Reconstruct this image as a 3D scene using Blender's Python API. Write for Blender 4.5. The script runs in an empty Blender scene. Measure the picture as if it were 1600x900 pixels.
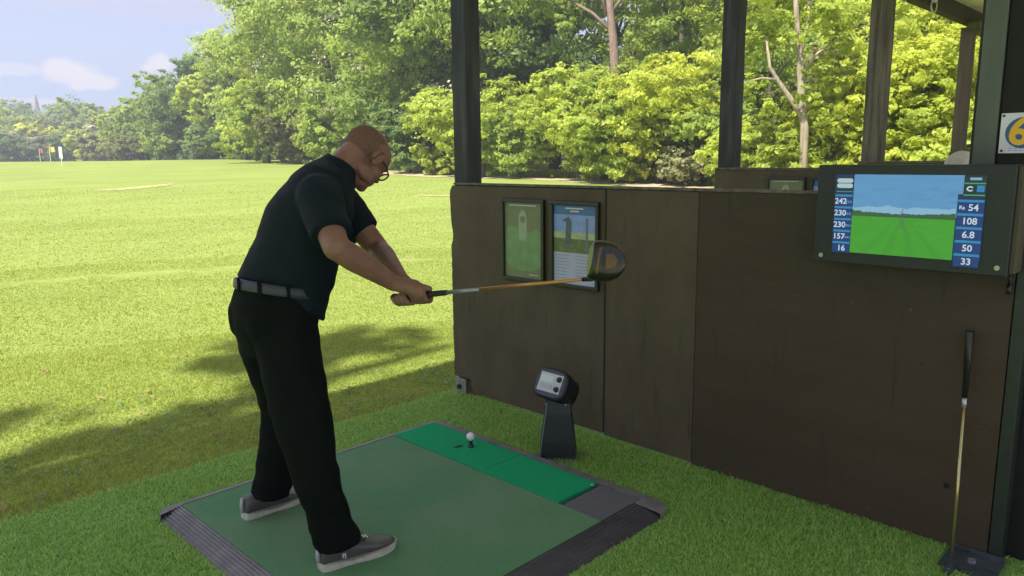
import bpy, bmesh, math, random
import numpy as np
from mathutils import Vector, Matrix, noise
R = math.radians
rnd = random.Random(7)
sc = bpy.context.scene
C = sc.collection

# ---------------------------------------------------------------- camera, sky, sun, exposure
CAM = Vector((0, 0, 1.5)); FPX = 1180.0
_p, _r, _A = R(9.8), R(0.6), R(45.3)
_x = Vector((math.cos(_A), -math.sin(_A), 0)); _y = Vector((math.sin(_A), math.cos(_A), 0)); _z = Vector((0, 0, 1))
cF = _y*math.cos(_p) - _z*math.sin(_p)
_U0 = _x.cross(cF)
cR = _x*math.cos(_r) - _U0*math.sin(_r)
cU = _U0*math.cos(_r) + _x*math.sin(_r)
cam = bpy.data.objects.new('camera', bpy.data.cameras.new('camera')); C.objects.link(cam)
M = Matrix((cR, cU, -cF)).transposed().to_4x4(); M.translation = CAM
cam.matrix_world = M
cam.data.sensor_width = 36; cam.data.lens = FPX/1600*36
cam.data.clip_start = 0.05; cam.data.clip_end = 3000
sc.camera = cam
sc.view_settings.view_transform = 'Standard'; sc.view_settings.look = 'None'
sc.view_settings.gamma = 1; sc.view_settings.exposure = 2.25
SUN_EL = R(50); SUN_DIR = Vector((-0.985, -0.14, 0)).normalized()*math.cos(SUN_EL) + Vector((0, 0, math.sin(SUN_EL)))
w = bpy.data.worlds.new('World'); sc.world = w; w.use_nodes = True
nt = w.node_tree; nt.nodes.clear()
def N(nt, t, **k):
    n = nt.nodes.new(t)
    for a, b in k.items(): setattr(n, a, b)
    return n
def wmath(op, a, b=None, c=None, clamp=False):
    n = N(nt, 'ShaderNodeMath', operation=op, use_clamp=clamp)
    for i, v in enumerate((a, b, c)):
        if v is None: continue
        if isinstance(v, (int, float)): n.inputs[i].default_value = v
        else: nt.links.new(v, n.inputs[i])
    return n.outputs[0]
sky = N(nt, 'ShaderNodeTexSky', sky_type='NISHITA', sun_disc=False, sun_elevation=SUN_EL)
sky.sun_rotation = math.atan2(SUN_DIR.x, SUN_DIR.y); sky.dust_density = .5; sky.ozone_density = 1.5; sky.air_density = 1.0
tc = N(nt, 'ShaderNodeTexCoord')
sep = N(nt, 'ShaderNodeSeparateXYZ'); nt.links.new(tc.outputs['Generated'], sep.inputs[0])
mp = N(nt, 'ShaderNodeMapping'); mp.inputs['Scale'].default_value = (1.5, 1.5, 9); nt.links.new(tc.outputs['Generated'], mp.inputs[0])
nz = N(nt, 'ShaderNodeTexNoise'); nz.inputs['Scale'].default_value = 2.2; nz.inputs['Detail'].default_value = 8; nz.inputs['Roughness'].default_value = .55
nt.links.new(mp.outputs[0], nz.inputs['Vector'])
# thin high veil above ~4.5 degrees, streaky wisps under it
veil = wmath('ADD', wmath('MULTIPLY', wmath('SUBTRACT', sep.outputs[2], .150), 24.0), wmath('MULTIPLY', wmath('SUBTRACT', nz.outputs[0], .5), 3.0), clamp=True)
wisp = wmath('MULTIPLY', wmath('SUBTRACT', nz.outputs[0], .5), 2.0, clamp=True)
cloud = wmath('MAXIMUM', wmath('MULTIPLY', veil, .85), wisp)
def ray(px, py): return (cF + cR*((px-800)/FPX) - cU*((py-450)/FPX)).normalized()
nz2 = N(nt, 'ShaderNodeTexNoise'); nz2.inputs['Scale'].default_value = 42; nz2.inputs['Detail'].default_value = 6
nt.links.new(tc.outputs['Generated'], nz2.inputs['Vector'])
low = wmath('MULTIPLY', wmath('SUBTRACT', .62, sep.outputs[2]), 5.0, clamp=True)     # pale band of air low over the horizon
# a few small fair-weather cumulus low over the trees, each around its own direction
cum = None
for (px, py, rx, rz, k) in ((112, 112, .030, .014, 1), (140, 126, .030, .011, 1), (98, 104, .018, .010, .9), (248, 100, .018, .011, 1), (236, 104, .012, .007, .9), (335, 78, .013, .008, .9), (25, 160, .05, .006, .6), (15, 108, .03, .007, .55), (-150, 120, .06, .02, 1), (-420, 90, .1, .03, 1)):
    d = ray(px, py); h = Vector((d.y, -d.x, 0)).normalized()
    v1 = N(nt, 'ShaderNodeVectorMath', operation='DOT_PRODUCT'); nt.links.new(tc.outputs['Generated'], v1.inputs[0]); v1.inputs[1].default_value = h
    a = wmath('MULTIPLY', v1.outputs['Value'], 1/rx)
    b = wmath('MULTIPLY', wmath('SUBTRACT', sep.outputs[2], d.z), 1/rz)
    v2 = N(nt, 'ShaderNodeVectorMath', operation='DOT_PRODUCT'); nt.links.new(tc.outputs['Generated'], v2.inputs[0]); v2.inputs[1].default_value = d
    q = wmath('ADD', wmath('MULTIPLY', a, a), wmath('MULTIPLY', b, b))
    q = wmath('ADD', q, wmath('MULTIPLY', wmath('SUBTRACT', nz2.outputs[0], .5), 2.6))
    q = wmath('MULTIPLY', wmath('SUBTRACT', 1.25, q), 1.3, clamp=True)
    q = wmath('MULTIPLY', q, wmath('GREATER_THAN', v2.outputs['Value'], .5))
    cum = wmath('MULTIPLY', q, k*.85) if cum is None else wmath('MAXIMUM', cum, wmath('MULTIPLY', q, k*.85))
mx = N(nt, 'ShaderNodeMix', data_type='RGBA'); nt.links.new(cloud, mx.inputs[0])
tn = N(nt, 'ShaderNodeMix', data_type='RGBA', blend_type='MULTIPLY'); tn.inputs[0].default_value = 1; tn.inputs[7].default_value = (1.0, .97, 1.04, 1)
nt.links.new(sky.outputs[0], tn.inputs[6]); nt.links.new(tn.outputs[2], mx.inputs[6]); mx.inputs[7].default_value = (.93, .90, 1.15, 1)
mx0 = N(nt, 'ShaderNodeMix', data_type='RGBA'); nt.links.new(wmath('MULTIPLY', low, .97), mx0.inputs[0]); nt.links.new(tn.outputs[2], mx0.inputs[6]); mx0.inputs[7].default_value = (.60, .77, 1.20, 1)
nt.links.new(mx0.outputs[2], mx.inputs[6])
mx9 = N(nt, 'ShaderNodeMix', data_type='RGBA'); nt.links.new(cum, mx9.inputs[0]); nt.links.new(mx.outputs[2], mx9.inputs[6]); mx9.inputs[7].default_value = (1.36, 1.26, 1.34, 1)
bg = N(nt, 'ShaderNodeBackground'); bg.inputs[1].default_value = 0.15
nt.links.new(mx9.outputs[2], bg.inputs[0])
out = N(nt, 'ShaderNodeOutputWorld'); nt.links.new(bg.outputs[0], out.inputs[0])
sl = bpy.data.lights.new('sun', 'SUN'); sl.energy = 2.25; sl.angle = R(0.9); sl.color = (1, .95, .86)
sun = bpy.data.objects.new('sun', sl); C.objects.link(sun)
sun.rotation_euler = SUN_DIR.to_track_quat('Z', 'Y').to_euler()

# ---------------------------------------------------------------- materials
MATS = {}
def mat(name, col, rough=.6, metal=0, var=.0, scale=8, col2=None, bump=0, bscale=60, spec=.5, stretch=(1, 1, 1), detail=5, coat=0, trans=0, contrast=None, sheen=0):
    if name in MATS: return MATS[name]
    m = bpy.data.materials.new(name); m.use_nodes = True; t = m.node_tree
    b = t.nodes['Principled BSDF']
    b.inputs['Roughness'].default_value = rough; b.inputs['Metallic'].default_value = metal
    b.inputs['Specular IOR Level'].default_value = spec; b.inputs['Coat Weight'].default_value = coat
    if sheen: b.inputs['Sheen Weight'].default_value = sheen
    b.inputs['Base Color'].default_value = (*col, 1)
    co = N(t, 'ShaderNodeTexCoord'); ma = N(t, 'ShaderNodeMapping'); ma.inputs['Scale'].default_value = stretch
    t.links.new(co.outputs['Object'], ma.inputs[0])
    if var or col2:
        n = N(t, 'ShaderNodeTexNoise'); n.inputs['Scale'].default_value = scale; n.inputs['Detail'].default_value = detail; n.inputs['Roughness'].default_value = .6
        t.links.new(ma.outputs[0], n.inputs['Vector'])
        r = N(t, 'ShaderNodeValToRGB'); lo, hi = contrast or (.32, .68)
        r.color_ramp.elements[0].position = lo; r.color_ramp.elements[1].position = hi
        c2 = col2 or tuple(c*(1+var) for c in col); c1 = col if col2 else tuple(c*(1-var) for c in col)
        r.color_ramp.elements[0].color = (*c1, 1); r.color_ramp.elements[1].color = (*c2, 1)
        t.links.new(n.outputs[0], r.inputs[0]); t.links.new(r.outputs[0], b.inputs['Base Color'])
    if bump:
        n2 = N(t, 'ShaderNodeTexNoise'); n2.inputs['Scale'].default_value = bscale; n2.inputs['Detail'].default_value = 4
        t.links.new(ma.outputs[0], n2.inputs['Vector'])
        bp = N(t, 'ShaderNodeBump'); bp.inputs['Strength'].default_value = bump; bp.inputs['Distance'].default_value = .01
        t.links.new(n2.outputs[0], bp.inputs['Height']); t.links.new(bp.outputs[0], b.inputs['Normal'])
    MATS[name] = m
    return m
def emis(name, col, s=1.0, col2=None, axis=None):
    if name in MATS: return MATS[name]
    m = bpy.data.materials.new(name); m.use_nodes = True; t = m.node_tree
    b = t.nodes['Principled BSDF']; b.inputs['Base Color'].default_value = (0.01, .01, .01, 1); b.inputs['Roughness'].default_value = .25
    b.inputs['Emission Color'].default_value = (*col, 1); b.inputs['Emission Strength'].default_value = s
    if col2:
        n = N(t, 'ShaderNodeTexCoord'); s3 = N(t, 'ShaderNodeSeparateXYZ'); t.links.new(n.outputs['Object'], s3.inputs[0])
        mr = N(t, 'ShaderNodeMapRange'); mr.inputs[1].default_value = axis[0]; mr.inputs[2].default_value = axis[1]
        t.links.new(s3.outputs[2], mr.inputs[0])
        nn = N(t, 'ShaderNodeTexNoise'); nn.inputs['Scale'].default_value = 14; nn.inputs['Detail'].default_value = 5
        mm = N(t, 'ShaderNodeMapping'); mm.inputs['Scale'].default_value = (1, 1, 5); t.links.new(n.outputs['Object'], mm.inputs[0]); t.links.new(mm.outputs[0], nn.inputs['Vector'])
        ad = N(t, 'ShaderNodeMath', operation='MULTIPLY_ADD'); ad.inputs[1].default_value = .9; ad.inputs[2].default_value = -.45
        t.links.new(nn.outputs[0], ad.inputs[0]); a2 = N(t, 'ShaderNodeMath', operation='ADD', use_clamp=True)
        t.links.new(ad.outputs[0], a2.inputs[0]); t.links.new(mr.outputs[0], a2.inputs[1])
        mxx = N(t, 'ShaderNodeMix', data_type='RGBA'); mxx.inputs[6].default_value = (*col, 1); mxx.inputs[7].default_value = (*col2, 1)
        t.links.new(a2.outputs[0], mxx.inputs[0]); t.links.new(mxx.outputs[2], b.inputs['Emission Color'])
    MATS[name] = m
    return m
def leafmat(name, c1, c2, trans=.55):
    if name in MATS: return MATS[name]
    m = bpy.data.materials.new(name); m.use_nodes = True; t = m.node_tree
    b = t.nodes['Principled BSDF']; o = t.nodes['Material Output']
    at = N(t, 'ShaderNodeAttribute', attribute_name='tint')
    mxx = N(t, 'ShaderNodeMix', data_type='RGBA'); mxx.inputs[6].default_value = (*c1, 1); mxx.inputs[7].default_value = (*c2, 1)
    t.links.new(at.outputs['Fac'], mxx.inputs[0]); t.links.new(mxx.outputs[2], b.inputs['Base Color'])
    b.inputs['Roughness'].default_value = .5; b.inputs['Specular IOR Level'].default_value = .35
    tr = N(t, 'ShaderNodeBsdfTranslucent'); hs = N(t, 'ShaderNodeHueSaturation'); hs.inputs['Value'].default_value = 1.5; hs.inputs['Hue'].default_value = .485
    t.links.new(mxx.outputs[2], hs.inputs['Color']); t.links.new(hs.outputs[0], tr.inputs[0])
    ms = N(t, 'ShaderNodeMixShader'); ms.inputs[0].default_value = trans
    t.links.new(b.outputs[0], ms.inputs[1]); t.links.new(tr.outputs[0], ms.inputs[2]); t.links.new(ms.outputs[0], o.inputs[0])
    MATS[name] = m
    return m

# ---------------------------------------------------------------- helpers
def tag(o, label=None, cat=None, group=None, kind=None):
    if label: o['label'] = label
    if cat: o['category'] = cat
    if group: o['group'] = group
    if kind: o['kind'] = kind
    return o
def thing(name, label, cat, loc=(0, 0, 0), group=None, rz=0):
    o = bpy.data.objects.new(name, None); C.objects.link(o); o.location = loc; o.rotation_euler = (0, 0, rz)
    o.empty_display_size = .1
    return tag(o, label, cat, group)
def link(name, me, m, parent=None, loc=None):
    o = bpy.data.objects.new(name, me); C.objects.link(o)
    if m is not None:
        for x in (m if isinstance(m, (list, tuple)) else [m]): me.materials.append(x)
    if parent:
        o.parent = parent
        # meshes are written in world coordinates: shift them into the parent's frame
        pm = parent_world(parent).inverted(); me.transform(pm)
    return o
def parent_world(p):
    m = Matrix.LocRotScale(p.location, p.rotation_euler, None)
    return (parent_world(p.parent) @ m) if p.parent else m
def obj(name, bm, m, parent=None, smooth=False):
    me = bpy.data.meshes.new(name)
    bm.normal_update(); bm.to_mesh(me); bm.free()
    if smooth:
        me.polygons.foreach_set('use_smooth', [True]*len(me.polygons))
    return link(name, me, m, parent)
def B(): return bmesh.new()
def box(bm, x0, x1, y0, y1, z0, z1, bev=0, mi=0, rot=None):
    vs = [bm.verts.new((x, y, z)) for z in (z0, z1) for y in (y0, y1) for x in (x0, x1)]
    fs = [(0, 2, 3, 1), (4, 5, 7, 6), (0, 1, 5, 4), (2, 6, 7, 3), (0, 4, 6, 2), (1, 3, 7, 5)]
    F = [bm.faces.new([vs[i] for i in f]) for f in fs]
    for f in F: f.material_index = mi
    if rot is not None:
        c = Vector(((x0+x1)/2, (y0+y1)/2, (z0+z1)/2))
        for v in vs: v.co = c + rot @ (v.co-c)
    if bev:
        es = list({e for f in F for e in f.edges})
        bmesh.ops.bevel(bm, geom=es, offset=bev, segments=2, affect='EDGES', profile=.6)
    return vs
def frame_of(d):
    d = d.normalized(); u = Vector((0, 0, 1)) if abs(d.z) < .9 else Vector((1, 0, 0))
    a = d.cross(u).normalized(); b = d.cross(a).normalized()
    return a, b
def tube(bm, pts, rad, n=10, cap=True, rx=None, sq=1.0):
    """tapered tube through pts; rad = one radius or a list"""
    pts = [Vector(p) for p in pts]; rings = []
    if isinstance(rad, (int, float)): rad = [rad]*len(pts)
    a = b = None
    for i, p in enumerate(pts):
        d = (pts[min(i+1, len(pts)-1)] - pts[max(i-1, 0)])
        if a is None: a, b = frame_of(d)
        else:
            dn = d.normalized(); a = (a - dn*a.dot(dn)).normalized(); b = dn.cross(a)
        rings.append([bm.verts.new(p + (a*math.cos(t)*sq + b*math.sin(t))*rad[i]) for t in [2*math.pi*k/n for k in range(n)]])
    for r0, r1 in zip(rings, rings[1:]):
        for k in range(n): bm.faces.new((r0[k], r0[(k+1) % n], r1[(k+1) % n], r1[k]))
    if cap: bm.faces.new(rings[0][::-1]); bm.faces.new(rings[-1])
    bmesh.ops.recalc_face_normals(bm, faces=bm.faces)
    return rings
def loft(bm, secs, n=28, cap=True):
    """secs: (centre, xaxis, yaxis, rx, ry[, power])"""
    rings = []
    for s in secs:
        c, ax, ay, rx, ry = s[:5]; pw = s[5] if len(s) > 5 else 1
        c = Vector(c); ring = []
        for k in range(n):
            t = 2*math.pi*k/n; ct, st = math.cos(t), math.sin(t)
            ct = math.copysign(abs(ct)**pw, ct); st = math.copysign(abs(st)**pw, st)
            ring.append(bm.verts.new(c + Vector(ax)*ct*rx + Vector(ay)*st*ry))
        rings.append(ring)
    for r0, r1 in zip(rings, rings[1:]):
        for k in range(n): bm.faces.new((r0[k], r0[(k+1) % n], r1[(k+1) % n], r1[k]))
    if cap: bm.faces.new(rings[0][::-1]); bm.faces.new(rings[-1])
    return rings
def ball(bm, c, r, mtx=None, n=16):
    """ellipsoid"""
    r = (r, r, r) if isinstance(r, (int, float)) else r
    t = Matrix.Translation(Vector(c)) @ (mtx.to_4x4() if mtx else Matrix.Identity(4)) @ Matrix.Diagonal((*r, 1))
    bmesh.ops.create_uvsphere(bm, u_segments=n*2, v_segments=n, radius=1, matrix=t)
def caps(bm, a, b, ra, rb, n=16):
    """tapered capsule"""
    a, b = Vector(a), Vector(b); d = (b-a).normalized(); P = []; Q = []
    for k in range(1, 5):
        t = k/5*math.pi/2; P.append(a - d*ra*math.cos(t)); Q.append(ra*math.sin(t))
    P += [a, b]; Q += [ra, rb]
    for k in range(4, 0, -1):
        t = k/5*math.pi/2; P.append(b + d*rb*math.cos(t)); Q.append(rb*math.sin(t))
    tube(bm, P, Q, n)
def fuse(bm, voxel, smooth=3, fac=.5):
    """one continuous skin round all the closed lumps in bm"""
    bmesh.ops.recalc_face_normals(bm, faces=bm.faces)
    me = bpy.data.meshes.new('tmp'); bm.to_mesh(me); bm.free()
    o = bpy.data.objects.new('tmp', me); C.objects.link(o)
    md = o.modifiers.new('r', 'REMESH'); md.mode = 'VOXEL'; md.voxel_size = voxel
    if smooth:
        ms = o.modifiers.new('s', 'SMOOTH'); ms.factor = fac; ms.iterations = smooth
    dg = bpy.context.evaluated_depsgraph_get(); dg.update()
    res = bpy.data.meshes.new_from_object(o.evaluated_get(dg))
    bpy.data.objects.remove(o); bpy.data.meshes.remove(me)
    res.polygons.foreach_set('use_smooth', [True]*len(res.polygons))
    return res
def wrinkle(me, f):
    co = [v.co.copy() for v in me.vertices]; no = [v.normal.copy() for v in me.vertices]
    for v, c, n in zip(me.vertices, co, no): v.co = c + n*f(c)
    me.update()
def text(name, s, size, mtx, m, parent=None, ext=.0006, bold=.0, ax='CENTER'):
    cu = bpy.data.curves.new('t', 'FONT'); cu.body = s; cu.size = size; cu.extrude = ext; cu.offset = bold
    cu.align_x = ax; cu.align_y = 'CENTER'; cu.resolution_u = 3
    o = bpy.data.objects.new('t', cu); C.objects.link(o)
    dg = bpy.context.evaluated_depsgraph_get(); dg.update()
    me = bpy.data.meshes.new_from_object(o.evaluated_get(dg)); bpy.data.objects.remove(o)
    me.transform(mtx)
    me.name = name
    return link(name, me, m, parent)
def wallmtx(x, y, z):
    """text on a plane facing -x, read with +y on the left"""
    return Matrix(((0, 0, -1, x), (-1, 0, 0, y), (0, 1, 0, z), (0, 0, 0, 1)))
def npmesh(name, co, faces_flat, nper, m, parent=None, tint=None, smooth=False):
    me = bpy.data.meshes.new(name)
    nv = len(co); nf = len(faces_flat)//nper
    me.vertices.add(nv); me.vertices.foreach_set('co', co.astype(np.float32).ravel())
    me.loops.add(nf*nper); me.loops.foreach_set('vertex_index', faces_flat.astype(np.int32))
    me.polygons.add(nf); me.polygons.foreach_set('loop_start', np.arange(0, nf*nper, nper, dtype=np.int32))
    me.update(calc_edges=True)
    if tint is not None:
        a = me.attributes.new('tint', 'FLOAT', 'POINT'); a.data.foreach_set('value', tint.astype(np.float32))
    if smooth: me.polygons.foreach_set('use_smooth', [True]*nf)
    o = bpy.data.objects.new(name, me); C.objects.link(o); me.materials.append(m)
    if parent: o.parent = parent
    return o

# ---------------------------------------------------------------- terrain
def ss(a, b, x):
    t = np.clip((x-a)/(b-a), 0, 1); return t*t*(3-2*t)
def H(x, y):
    D = np.sqrt(x*x + y*y)
    t = np.clip((D-8)/62, 0, 1); z = 1.56*(t - .12*t*t*(1-t))/1.0
    z = np.where(D < 11, 1.56/62*np.clip(D-7, 0, 9)**2/8*1.0, z)
    z = z*ss(4.0, 9, y)                        # the bays stand on level ground
    z = z + .05*ss(10, 30, D)*(np.sin(x*.21+1)*np.cos(y*.17) + .5*np.sin(x*.5+y*.43))*ss(4, 9, y)
    return z - .012 - .02*np.exp(-((y-4.2)/.6)**2)*.5
def Hs(x, y): return float(H(np.float64(x), np.float64(y)))
def at(px, D, z=None):
    """the spot D metres ahead seen towards column px"""
    d = cF + cR*((px-800)/FPX) + cU*(200/FPX); d = Vector((d.x, d.y)).normalized()
    x, y = d.x*D, d.y*D
    return Vector((x, y, Hs(x, y) if z is None else z))

gx = np.concatenate([np.linspace(-600, -60, 12), np.linspace(-55, -9, 16), np.arange(-8, 24, .5), np.linspace(24, 120, 50), np.linspace(135, 700, 12)])
gy = np.concatenate([np.linspace(-300, -10, 8), np.arange(-8, 3.4, 1.9), [3.60, 3.625, 3.64], np.arange(3.66, 24, .4), np.linspace(24.5, 120, 60), np.linspace(130, 900, 20)])
X, Y = np.meshgrid(gx, gy, indexing='ij')
Z = H(X, Y); Z = np.where(Y < 3.63, -.02, Z)
co = np.stack([X, Y, Z], -1).reshape(-1, 3)
ni, nj = len(gx), len(gy)
i, j = np.meshgrid(np.arange(ni-1), np.arange(nj-1), indexing='ij'); b0 = (i*nj+j).ravel()
F = np.stack([b0, b0+nj, b0+nj+1, b0+1], -1).ravel()
def lawnmat():
    m = bpy.data.materials.new('lawn'); m.use_nodes = True; t = m.node_tree; b = t.nodes['Principled BSDF']
    b.inputs['Roughness'].default_value = .9; b.inputs['Specular IOR Level'].default_value = .15
    tc = N(t, 'ShaderNodeTexCoord')
    def nz(sc_, det, st=(1, 1, 1), rot=0):
        ma = N(t, 'ShaderNodeMapping'); ma.inputs['Scale'].default_value = st; ma.inputs['Rotation'].default_value = (0, 0, rot)
        n = N(t, 'ShaderNodeTexNoise'); n.inputs['Scale'].default_value = sc_; n.inputs['Detail'].default_value = det; n.inputs['Roughness'].default_value = .62
        t.links.new(tc.outputs['Object'], ma.inputs[0]); t.links.new(ma.outputs[0], n.inputs['Vector']); return n.outputs[0]
    def ramp(v, a, ca, b_, cb):
        r = N(t, 'ShaderNodeValToRGB'); r.color_ramp.elements[0].position = a; r.color_ramp.elements[1].position = b_
        r.color_ramp.elements[0].color = (*ca, 1); r.color_ramp.elements[1].color = (*cb, 1); t.links.new(v, r.inputs[0]); return r.outputs[0]
    def mix(f, a, b_):
        x = N(t, 'ShaderNodeMix', data_type='RGBA'); t.links.new(f, x.inputs[0]); t.links.new(a, x.inputs[6]); t.links.new(b_, x.inputs[7]); return x.outputs[2]
    base = ramp(nz(.35, 6, (1, 1, 1)), .3, (.205, .265, .048), .7, (.300, .355, .080))
    fine = ramp(nz(9, 8), .3, (.180, .240, .042), .72, (.330, .370, .110))
    f1 = N(t, 'ShaderNodeValue'); f1.outputs[0].default_value = .5
    c = mix(f1.outputs[0], base, fine)
    band = ramp(nz(.55, 6, (.45, 1.6, 1), .75), .40, (0, 0, 0), .62, (.32, .32, .32))
    dk = N(t, 'ShaderNodeRGB'); dk.outputs[0].default_value = (.130, .205, .038, 1)
    c = mix(band, c, dk.outputs[0])
    dry = ramp(nz(1.1, 7, (1, 1, 1)), .62, (0, 0, 0), .74, (.7, .7, .7))
    tan = N(t, 'ShaderNodeRGB'); tan.outputs[0].default_value = (.38, .31, .14, 1)
    c = mix(dry, c, tan.outputs[0])
    t.links.new(c, b.inputs['Base Color'])
    bp = N(t, 'ShaderNodeBump'); bp.inputs['Strength'].default_value = .5; bp.inputs['Distance'].default_value = .04
    t.links.new(nz(14, 6), bp.inputs['Height']); t.links.new(bp.outputs[0], b.inputs['Normal'])
    return m
LAWN = lawnmat()
g = npmesh('lawn', co, F, 4, LAWN, smooth=True); tag(g, kind='structure')

# natural grass blades over the nearer lawn, and artificial turf fibres: uncountable, one object each
def blades(name, P, Hh, W, m, lean, tintr, seed):
    r = np.random.RandomState(seed); n = len(P)
    a = r.rand(n)*2*np.pi; d = np.stack([np.cos(a), np.sin(a), np.zeros(n)], -1)
    b = r.rand(n)*2*np.pi; l = np.stack([np.cos(b), np.sin(b), np.zeros(n)], -1)
    h = Hh*(.5+.8*r.rand(n)); wd = W*(.7+.6*r.rand(n))
    v0 = P - d*wd[:, None]/2; v1 = P + d*wd[:, None]/2
    up = np.array([0, 0, 1.])
    mid = P + up*h[:, None]*.6 + l*(h*lean*.3)[:, None]
    v2 = mid + d*wd[:, None]*.4; v3 = mid - d*wd[:, None]*.4
    v4 = P + up*h[:, None]*(.9) + l*(h*lean)[:, None]
    co = np.stack([v0, v1, v2, v3, v4], 1).reshape(-1, 3)
    k = np.arange(n)*5
    tri = np.stack([k, k+1, k+2, k, k+2, k+3, k+3, k+2, k+4], -1).ravel()
    t = np.clip(tintr[0] + (tintr[1]-tintr[0])*r.rand(n), 0, 1)
    return npmesh(name, co, tri, 3, m, tint=np.repeat(t, 5))
MX0, MX1, MY0, MY1 = 1.07, 2.63, 1.64, 3.22      # the hitting mat
TURF = leafmat('turf_fibre', (.22, .40, .075), (.46, .62, .20), .45)
r = np.random.RandomState(3)
def scatter(n, x0, x1, y0, y1):
    return np.stack([x0+(x1-x0)*r.rand(n), y0+(y1-y0)*r.rand(n)], -1)
q = np.concatenate([scatter(150000, -.1, 3.12, .3, 3.64), scatter(9000, 3.1, 4.6, -.6, .6)])
inm = (q[:, 0] > MX0-.004) & (q[:, 0] < MX1+.004) & (q[:, 1] > MY0-.004) & (q[:, 1] < MY1+.004)
inm |= (q[:, 0] > 2.915) & (q[:, 0] < 3.10) & (q[:, 1] > .505) & (q[:, 1] < .712)
q = q[~inm]; D = np.hypot(q[:, 0], q[:, 1]); vis = (q[:, 0]+q[:, 1])*.707 > 1.55
q = q[vis]
pl = np.array([noise.noise((a*3.1, b*3.1, 0)) for a, b in q])
t_ = blades('artificial_turf_fibres', np.concatenate([q, np.zeros((len(q), 1))], 1), .020*(1+.5*pl), .0042, TURF, .8, (0, 1), 5)
tag(t_, kind='stuff'); tag(t_, 'short green artificial turf fibres around the hitting mat', 'turf')
turfb = B(); box(turfb, -7, 18, -.752, 3.64, -.06, 0)
tf = obj('artificial_turf', turfb, mat('turf_base', (.17, .33, .07), .9, var=.35, scale=30, bump=.6, bscale=200)); tag(tf, kind='structure')
GR = leafmat('lawn_blade', (.200, .275, .038), (.420, .470, .110), .5)
P = []
for (n, d0, d1) in ((230000, 3.2, 7), (130000, 7, 12), (60000, 12, 19), (30000, 19, 32)):
    D = np.sqrt(d0*d0 + (d1*d1-d0*d0)*r.rand(n)); a = R(45.3) + (r.rand(n)*2-1)*R(37)
    x, y = D*np.sin(a), D*np.cos(a); k = y > 3.63
    # only the part of the lawn left of / in front of the bay partition can be seen
    k &= (x/np.maximum(y, .01) < .93)
    x, y = x[k], y[k]; P.append(np.stack([x, y, H(x, y)], -1))
hs = [.018, .018, .018, .020]; ws = [.0045, .0075, .012, .02]
Pc = np.concatenate(P); hh = np.concatenate([np.full(len(p), a) for p, a in zip(P, hs)]); ww = np.concatenate([np.full(len(p), a) for p, a in zip(P, ws)])
cl = np.array([noise.noise((a*1.7, b*1.7, 3)) for a, b, _ in Pc])
hh = hh*(1+.5*cl)
gg = blades('lawn_grass_blades', Pc, hh, ww, GR, .8, (.0, 1), 8); tag(gg, 'mown yellow-green grass blades of the practice field', 'grass', kind='stuff')
# clover and weed leaves at the edge of the turf
n = 2400; q = scatter(n, -.2, 3.6, 3.66, 5.0); keep = np.array([noise.noise((a*2.3, b*3.3, 9)) > .08 for a, b in q]); q = q[keep]; n = len(q)
a = r.rand(n)*6.28; s = .007+.009*r.rand(n); z = H(q[:, 0], q[:, 1])+.02+.012*r.rand(n)
dx = np.stack([np.cos(a)*s, np.sin(a)*s, (r.rand(n)-.5)*s], -1); dy = np.stack([-np.sin(a)*s*.8, np.cos(a)*s*.8, (r.rand(n)-.5)*s], -1)
c0 = np.stack([q[:, 0], q[:, 1], z], -1); co = np.stack([c0-dx, c0-dy, c0+dx, c0+dy], 1).reshape(-1, 3)
cw = npmesh('clover_leaves', co, np.arange(n*4), 4, leafmat('clover', (.11, .19, .05), (.24, .33, .10), .3), tint=np.repeat(r.rand(n), 4))
tag(cw, 'low clover and weed leaves where the lawn meets the artificial turf', 'clover', kind='stuff')
# sandy path along the foot of the trees
def strip(name, pts, wid, m, dz=.012, seg=90, noise_s=.35):
    bm = B(); P = [Vector(p) for p in pts]; rows = []
    for k in range(seg+1):
        f = k/seg*(len(P)-1); i0 = min(int(f), len(P)-2); c = P[i0].lerp(P[i0+1], f-i0)
        d = (P[i0+1]-P[i0]); d.z = 0; d.normalize(); nn = Vector((-d.y, d.x, 0)); row = []
        wv = wid*math.sin(math.pi*min(1, max(0.0, k/seg)))**.3
        for s in np.linspace(-1, 1, 7):
            q = c + nn*wv/2*s*(1+noise_s*noise.noise((k*.35, s*2.0, 1)))
            row.append(bm.verts.new((q.x, q.y, Hs(q.x, q.y)+dz+.02*(1-abs(s)))))
        rows.append(row)
    for a_, b_ in zip(rows, rows[1:]):
        for k in range(6): bm.faces.new((a_[k], a_[k+1], b_[k+1], b_[k]))
    bmesh.ops.recalc_face_normals(bm, faces=bm.faces)
    for f in bm.faces:
        if f.normal.z < 0: f.normal_flip()
    return tag(obj(name, bm, m, smooth=True), kind='structure')
sand = mat('sand', (.30, .24, .12), .95, var=.35, scale=3, col2=(.52, .42, .27), bump=.3, bscale=20, contrast=(.35, .6))
sand2 = mat('dry_turf', (.30, .31, .085), .95, scale=2.5, col2=(.44, .38, .17), bump=.3, bscale=20, contrast=(.4, .65))
strip('sand_path', [at(560, 43.5), at(700, 36), at(860, 32), at(1000, 28.5), at(1120, 25), at(1300, 22), at(1500, 21)], 2.4, sand, noise_s=.6)
strip('worn_patch', [at(650, 23), at(730, 22.5), at(820, 22)], .35, sand2, noise_s=.9)
strip('bare_patch', [at(150, 30), at(205, 31), at(265, 33)], .8, sand2, noise_s=.9)

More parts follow.
